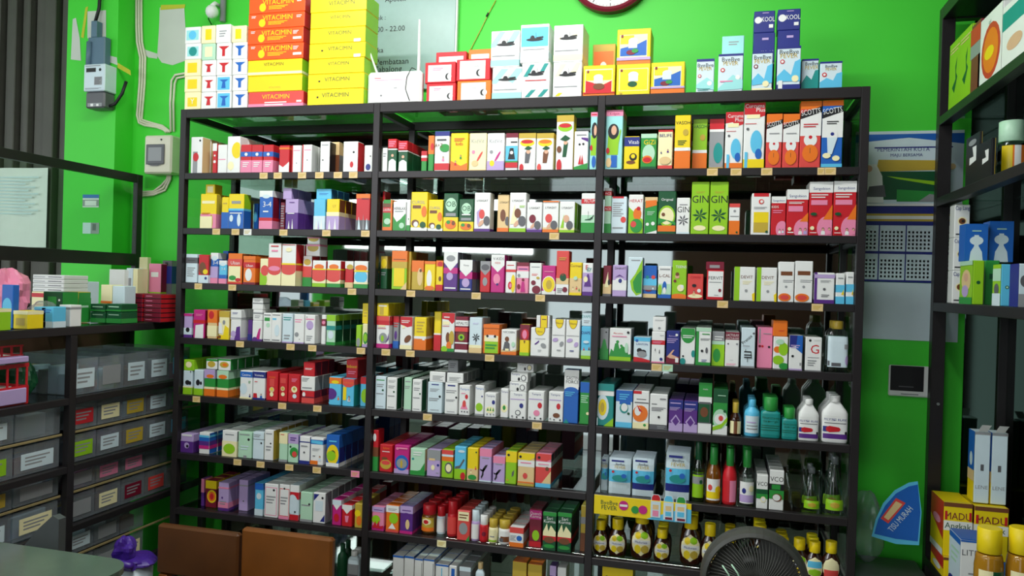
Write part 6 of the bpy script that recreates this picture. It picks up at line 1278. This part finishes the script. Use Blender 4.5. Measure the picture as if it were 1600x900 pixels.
for k, (a_, c_) in enumerate(((.075, .113), (.115, .153))):
    me = box_mesh('medicine_box', .036, .05, .185, 'H/W b,96,100,S t,50,20,5,S,LENE l,40,60,40,60,1,Z'); b2 = MB(); b2.v = [tuple(v.co) for v in me.vertices]; b2.f = [tuple(q.vertices) for q in me.polygons]; b2.mats = list(me.materials); b2.m = [q.material_index for q in me.polygons]; b2.sm = [False]*len(b2.f)
    f = Face(b2, (-.018, .05, 0), (0, -1, 0), (0, 0, 1), .05, .185, (-1, 0, 0)); f.k = 3; f.draw('b,0,100,Y b,45,100,B e,50,60,24,10,H b,30,45,E'.split())
    root = empty('medicine_box', (RX+(a_+c_)/2, A2[1]+.02, zz)); o = bpy.data.objects.new('carton_body', b2.mesh('carton_body')); COL.objects.link(o); o.parent = root
    b = MB(); b.poly([(-.012, .001, .186), (.010, .001, .186), (.016, -.012, .205), (-.006, -.012, .205)], 'W'); b.poly([(-.012, .0016, .186), (-.006, -.0114, .205), (.016, -.0114, .205), (.010, .0016, .186)], 'W'); b.build('open_flap', root)
    tag(root, 'tall grey-white box with open top flap, %s one on right rack' % ('left', 'right')[k], 'box', 'tall white boxes with open flaps')
bx = rbox(1500, 1545, 842, 3, .09, 'W/H t,35,74,10,Z,LITE l,30,60,40,46,1,S b,97,100,B', 'white box with blue lid and grey lettering, lower right', left='b,0,100,H l,20,90,50,80,3,Q b,90,100,B e,30,15,30,10,N', X=RX+.003, zbase=zb)
b = MB(); w, d = bx[2], .09; b.box(-w/2+.0005, w/2-.0005, .0005, d-.0005, .0006, .003, 'B', c=.0005); tag(b.build('box_lid', None, (bx[0]+w/2, bx[1], bx[4]+bx[3])), 'flat bright blue lid lying on the white lettered box', 'lid')
for px, ds in ((1546, 'honey jar with yellow lid, left of two at lower right'), (1596, 'honey jar with yellow lid, right of two at lower right')):
    R = .028; zt = at(px, 824, 1, -.30).z; X = at(px, 850, 1, -.30).x
    BK['hjar'] = ([(.95, 0), (1, .03), (1, .66), (.92, .74), (.84, .77)], (.84, .78, 1), 2, 1, (.10, .64))
    bottle('hjar', 0, 0, 0, 1, 0, 'honeyj', 'Y', 'X r,50,0,92,100,D r,54,20,88,24,Q r,54,40,88,44,Q r,54,60,88,64,Q e,15,10,45,60,W', ds.split(',')[0], place=(X, -.30, zb, R, zt-zb), key='rr', where=ds.split(', ')[1], name='honey_jar', cat='jar') if 'honeyj' in M else None
# ---------------------------------------------------------------- two wooden chairs in front of the rack
def chair(x0, x1, ztop, desc, Y=-.34):
    w = x1-x0; root = empty('wooden_chair', ((x0+x1)/2, Y, 0)); hb = .135
    b = MB(); b.box(-w/2, w/2, -.012, .012, ztop-hb, ztop, 'wood' if 'right' in desc else 'wood2', c=.006); b.build('backrest', root)
    for s_ in (-1, 1):
        b = MB(); b.box(s_*(w/2-.022)-.014, s_*(w/2-.022)+.014, -.013, .013, 0, ztop-hb-.0005, 'wood', c=.003); b.build('leg', root)
        b = MB(); b.box(s_*(w/2-.022)-.014, s_*(w/2-.022)+.014, -.29, -.264, 0, .398, 'wood', c=.003); b.build('leg', root)
        b = MB(); b.box(s_*(w/2-.022)-.009, s_*(w/2-.022)+.009, -.263, -.0135, .19, .215, 'wood', c=.003); b.build('stretcher', root)
    b = MB(); b.box(-w/2, w/2, -.30, -.0135, .3985, .42, 'wood', c=.005); b.build('seat', root)
    tag(root, desc, 'chair')
Yc = -.34
def xr(a, c): return at(a, 850, 1, Yc).x, at(c, 850, 1, Yc).x, at((a+c)/2, (818+832)/2 if a < 300 else 832, 1, Yc).z
a = xr(249, 376); b_ = xr(380, 522)
chair(a[0], a[1], a[2], 'dark brown wooden chair, left of the two before the rack', Yc)
chair(b_[0], b_[1], b_[2], 'orange-brown wooden chair, right of the two before the rack', Yc)
# ---------------------------------------------------------------- fan
FY = -.55; fc = at(1178, 907, 1, FY); k = (FY-CAM.y)/FOC*1.03; FR = 73*k
M['fanplastic'] = mat('grey_fan_plastic', (66, 66, 62), rough=.45)
fan = empty('stand_fan', (fc.x, FY, 0)); H = fc.z
ring('fanplastic', [(FR*.90, -.022), (FR*.93, -.026), (FR, -.022), (FR*1.04, -.008), (FR*1.04, .012), (FR*.96, .014)], 'guard_rim', fan).location = (0, 0, H)
b = MB()
for i in range(72):
    a = 2*PI*i/72; pts = []
    for j in range(7):
        t = j/6; r = FR*(.16+.82*t); a2 = a+.35*t; pts.append((r*math.cos(a2), -.035*(1-t*t)-.004, H+r*math.sin(a2)))
    b.tube(pts, .0013, 'fanplastic', n=4)
b.build('wire_guard', fan)
b = MB(); b.lathe([(FR*.02, -.006), (FR*.17, -.004), (FR*.18, .004)], 'dark'); o = b.build('guard_badge', fan, (0, -.040, H), (PI/2, 0, 0))
for i in range(3):
    b = MB(); a0 = 2*PI*i/3
    for j in range(6):
        t0, t1 = j/6*.9, (j+1)/6*.9
        q = []
        for r, t in ((FR*.16, t0), (FR*.86, t0), (FR*.86, t1), (FR*.16, t1)): q.append((r*math.cos(a0+t*1.6), .012*(t-.45)*2, H+r*math.sin(a0+t*1.6)))
        b.poly(q, 'fanplastic', True)
    b.build('blade', fan)
b = MB()
for i in range(72):
    a = 2*PI*i/72; b.tube([(FR*t*math.cos(a-.3*t), .02+.03*(1-t*t), H+FR*t*math.sin(a-.3*t)) for t in (.2, .5, .8, 1)], .0013, 'dark', n=4)
b.build('rear_guard', fan)
b = MB(); b.lathe([(FR*.1, -.02), (FR*.17, -.015), (FR*.18, .02)], 'dark'); b.build('hub', fan, (0, 0, H), (PI/2, 0, 0))
b = MB(); b.lathe([(.03, 0), (.042, .02), (.042, .06), (.03, .085)], 'dark'); b.build('motor', fan, (0, .10, H), (PI/2, 0, 0))
b = MB(); b.tube([(0, .062, H-.038), (0, .062, .02)], .011, 'Z'); b.build('pole', fan)
b = MB(); b.lathe([(.15, 0), (.15, .012), (.05, .02), (.02, .03)], 'dark', cy=.062); b.build('base', fan)
for dx, dz in ((-.062, .038), (-.045, .042)):
    b = MB(); x = dx*FR/.1; z = H+dz*FR/.1
    b.tube([(x, -.045, z), (x+.012, -.050, z-.014), (x+.020, -.048, z-.034), (x+.034, -.050, z-.06)], .0016, 'Q', n=6); o = b.build('ribbon', fan); o['label'] = 'pale green ribbon'
tag(fan, 'dark grey fan with wire guard and green ribbons, bottom right', 'fan')
# ---------------------------------------------------------------- glass counter corner and things by it
ct = at(100, 868, 2, .80); cr = at(204, 884, 2, .80)
gc = empty('glass_counter', (cr.x-.45, -1.25, 0)); L = gc.location
X1 = cr.x; Yb = at(120, 864, 2, .80).y
b = MB(); N = 8; R_ = .06; prof = [(-.25, Yb-L.y), (X1-L.x-R_, Yb-L.y)]+[(X1-L.x-R_+R_*math.sin(PI/2*i/N), Yb-L.y-R_+R_*math.cos(PI/2*i/N)) for i in range(1, N+1)]+[(X1-L.x, -.75), (-.25, -.75)]
for z0, z1, m, nm, o_ in ((.788, .80, 'counter', 'glass_top', 0), (.765, .787, 'frame', 'top_frame', .004), (.0, .764, 'sglass', 'glass_body', .012)):
    b = MB(); pf = [(x-o_ if x > -.2 else x, y-o_ if y > 0 else y) for x, y in prof]
    b.poly([(x, y, z1) for x, y in pf][::-1], m); b.poly([(x, y, z0) for x, y in pf], m)
    for i in range(len(pf)): b.poly([(*pf[i], z0), (*pf[(i+1) % len(pf)], z0), (*pf[(i+1) % len(pf)], z1), (*pf[i], z1)], m)
    b.build(nm, gc)
tag(gc, 'low glass display counter with rounded corner at bottom left', 'counter')
# grey folded panel (chair back) behind the counter
b = MB(); pY = -.72; A = [at(x, y, 1, pY) for x, y in ((18, 885), (24, 868), (60, 826), (82, 806), (92, 812), (92, 885))]
fr_ = [(p.x, pY, p.z) for p in A]; bk = [(p.x, pY+.02, p.z) for p in A]; zlow = 0
fr_[0] = (fr_[0][0], pY, 0); fr_[-1] = (fr_[-1][0], pY, 0); bk[0] = (bk[0][0], pY+.02, 0); bk[-1] = (bk[-1][0], pY+.02, 0)
M['greypanel'] = mat('grey_plastic_panel', (74, 78, 80), rough=.5)
b.poly(fr_, 'greypanel'); b.poly(bk[::-1], 'greypanel')
for i in range(len(fr_)): b.poly([fr_[i], bk[i], bk[(i+1) % 6], fr_[(i+1) % 6]], 'greypanel')
tag(b.build('board_panel'), 'grey slanted board leaning beside the left rack', 'panel')
# bin with a knotted purple bag
p = at(208, 885, 1, -.34); wb_ = empty('waste_bin', (p.x, -.34, 0)); zt = at(208, 880, 1, -.34).z
b = MB(); b.lathe([(.040, 0), (.052, zt), (.050, zt), (.038, .004)], 'H', caps=False); b.lathe([(.040, 0), (.039, .003)], 'H'); b.build('bucket', wb_)
M['purplebag'] = mat('purple_plastic_bag', (74, 40, 150), rough=.3, spec=.6)
o = lump('bag_liner', 0, 0, zt+.008, .062, .062, .018, 'purplebag', parent=wb_, seed=21, amp=.10); o = lump('bag_knot', -.01, -.02, zt+.045, .030, .025, .035, 'purplebag', parent=wb_, seed=22, amp=.25)
b = MB(); b.tube([(.045*math.cos(t*.5)-.0, -.055-.012*math.sin(t*.5), zt+.014+.010*math.sin(t*.5)) for t in range(13)], .010, 'purplebag'); b.build('bag_roll', wb_)
tag(wb_, 'white bin lined with a bright purple bag at bottom left', 'bin')
# the deeper rows behind the front boxes: one stock of cartons past the three hundred individual ones
b = MB()
for me, x, y, z in BEHIND:
    n = len(b.v); b.v += [(v.co.x+x, v.co.y+y, v.co.z+z) for v in me.vertices]
    for p in me.polygons: b.f.append(tuple(i+n for i in p.vertices)); b.m.append(b.mi(me.materials[p.material_index])); b.sm.append(False)
o = b.build('medicine_boxes'); o['kind'] = 'stuff'; tag(o, 'deeper rows of assorted medicine cartons filling the shelves behind the front row', 'boxes')
print('behind', len(BEHIND), 'stock boxes', NSTOCK[0], 'objects', len(bpy.data.objects))
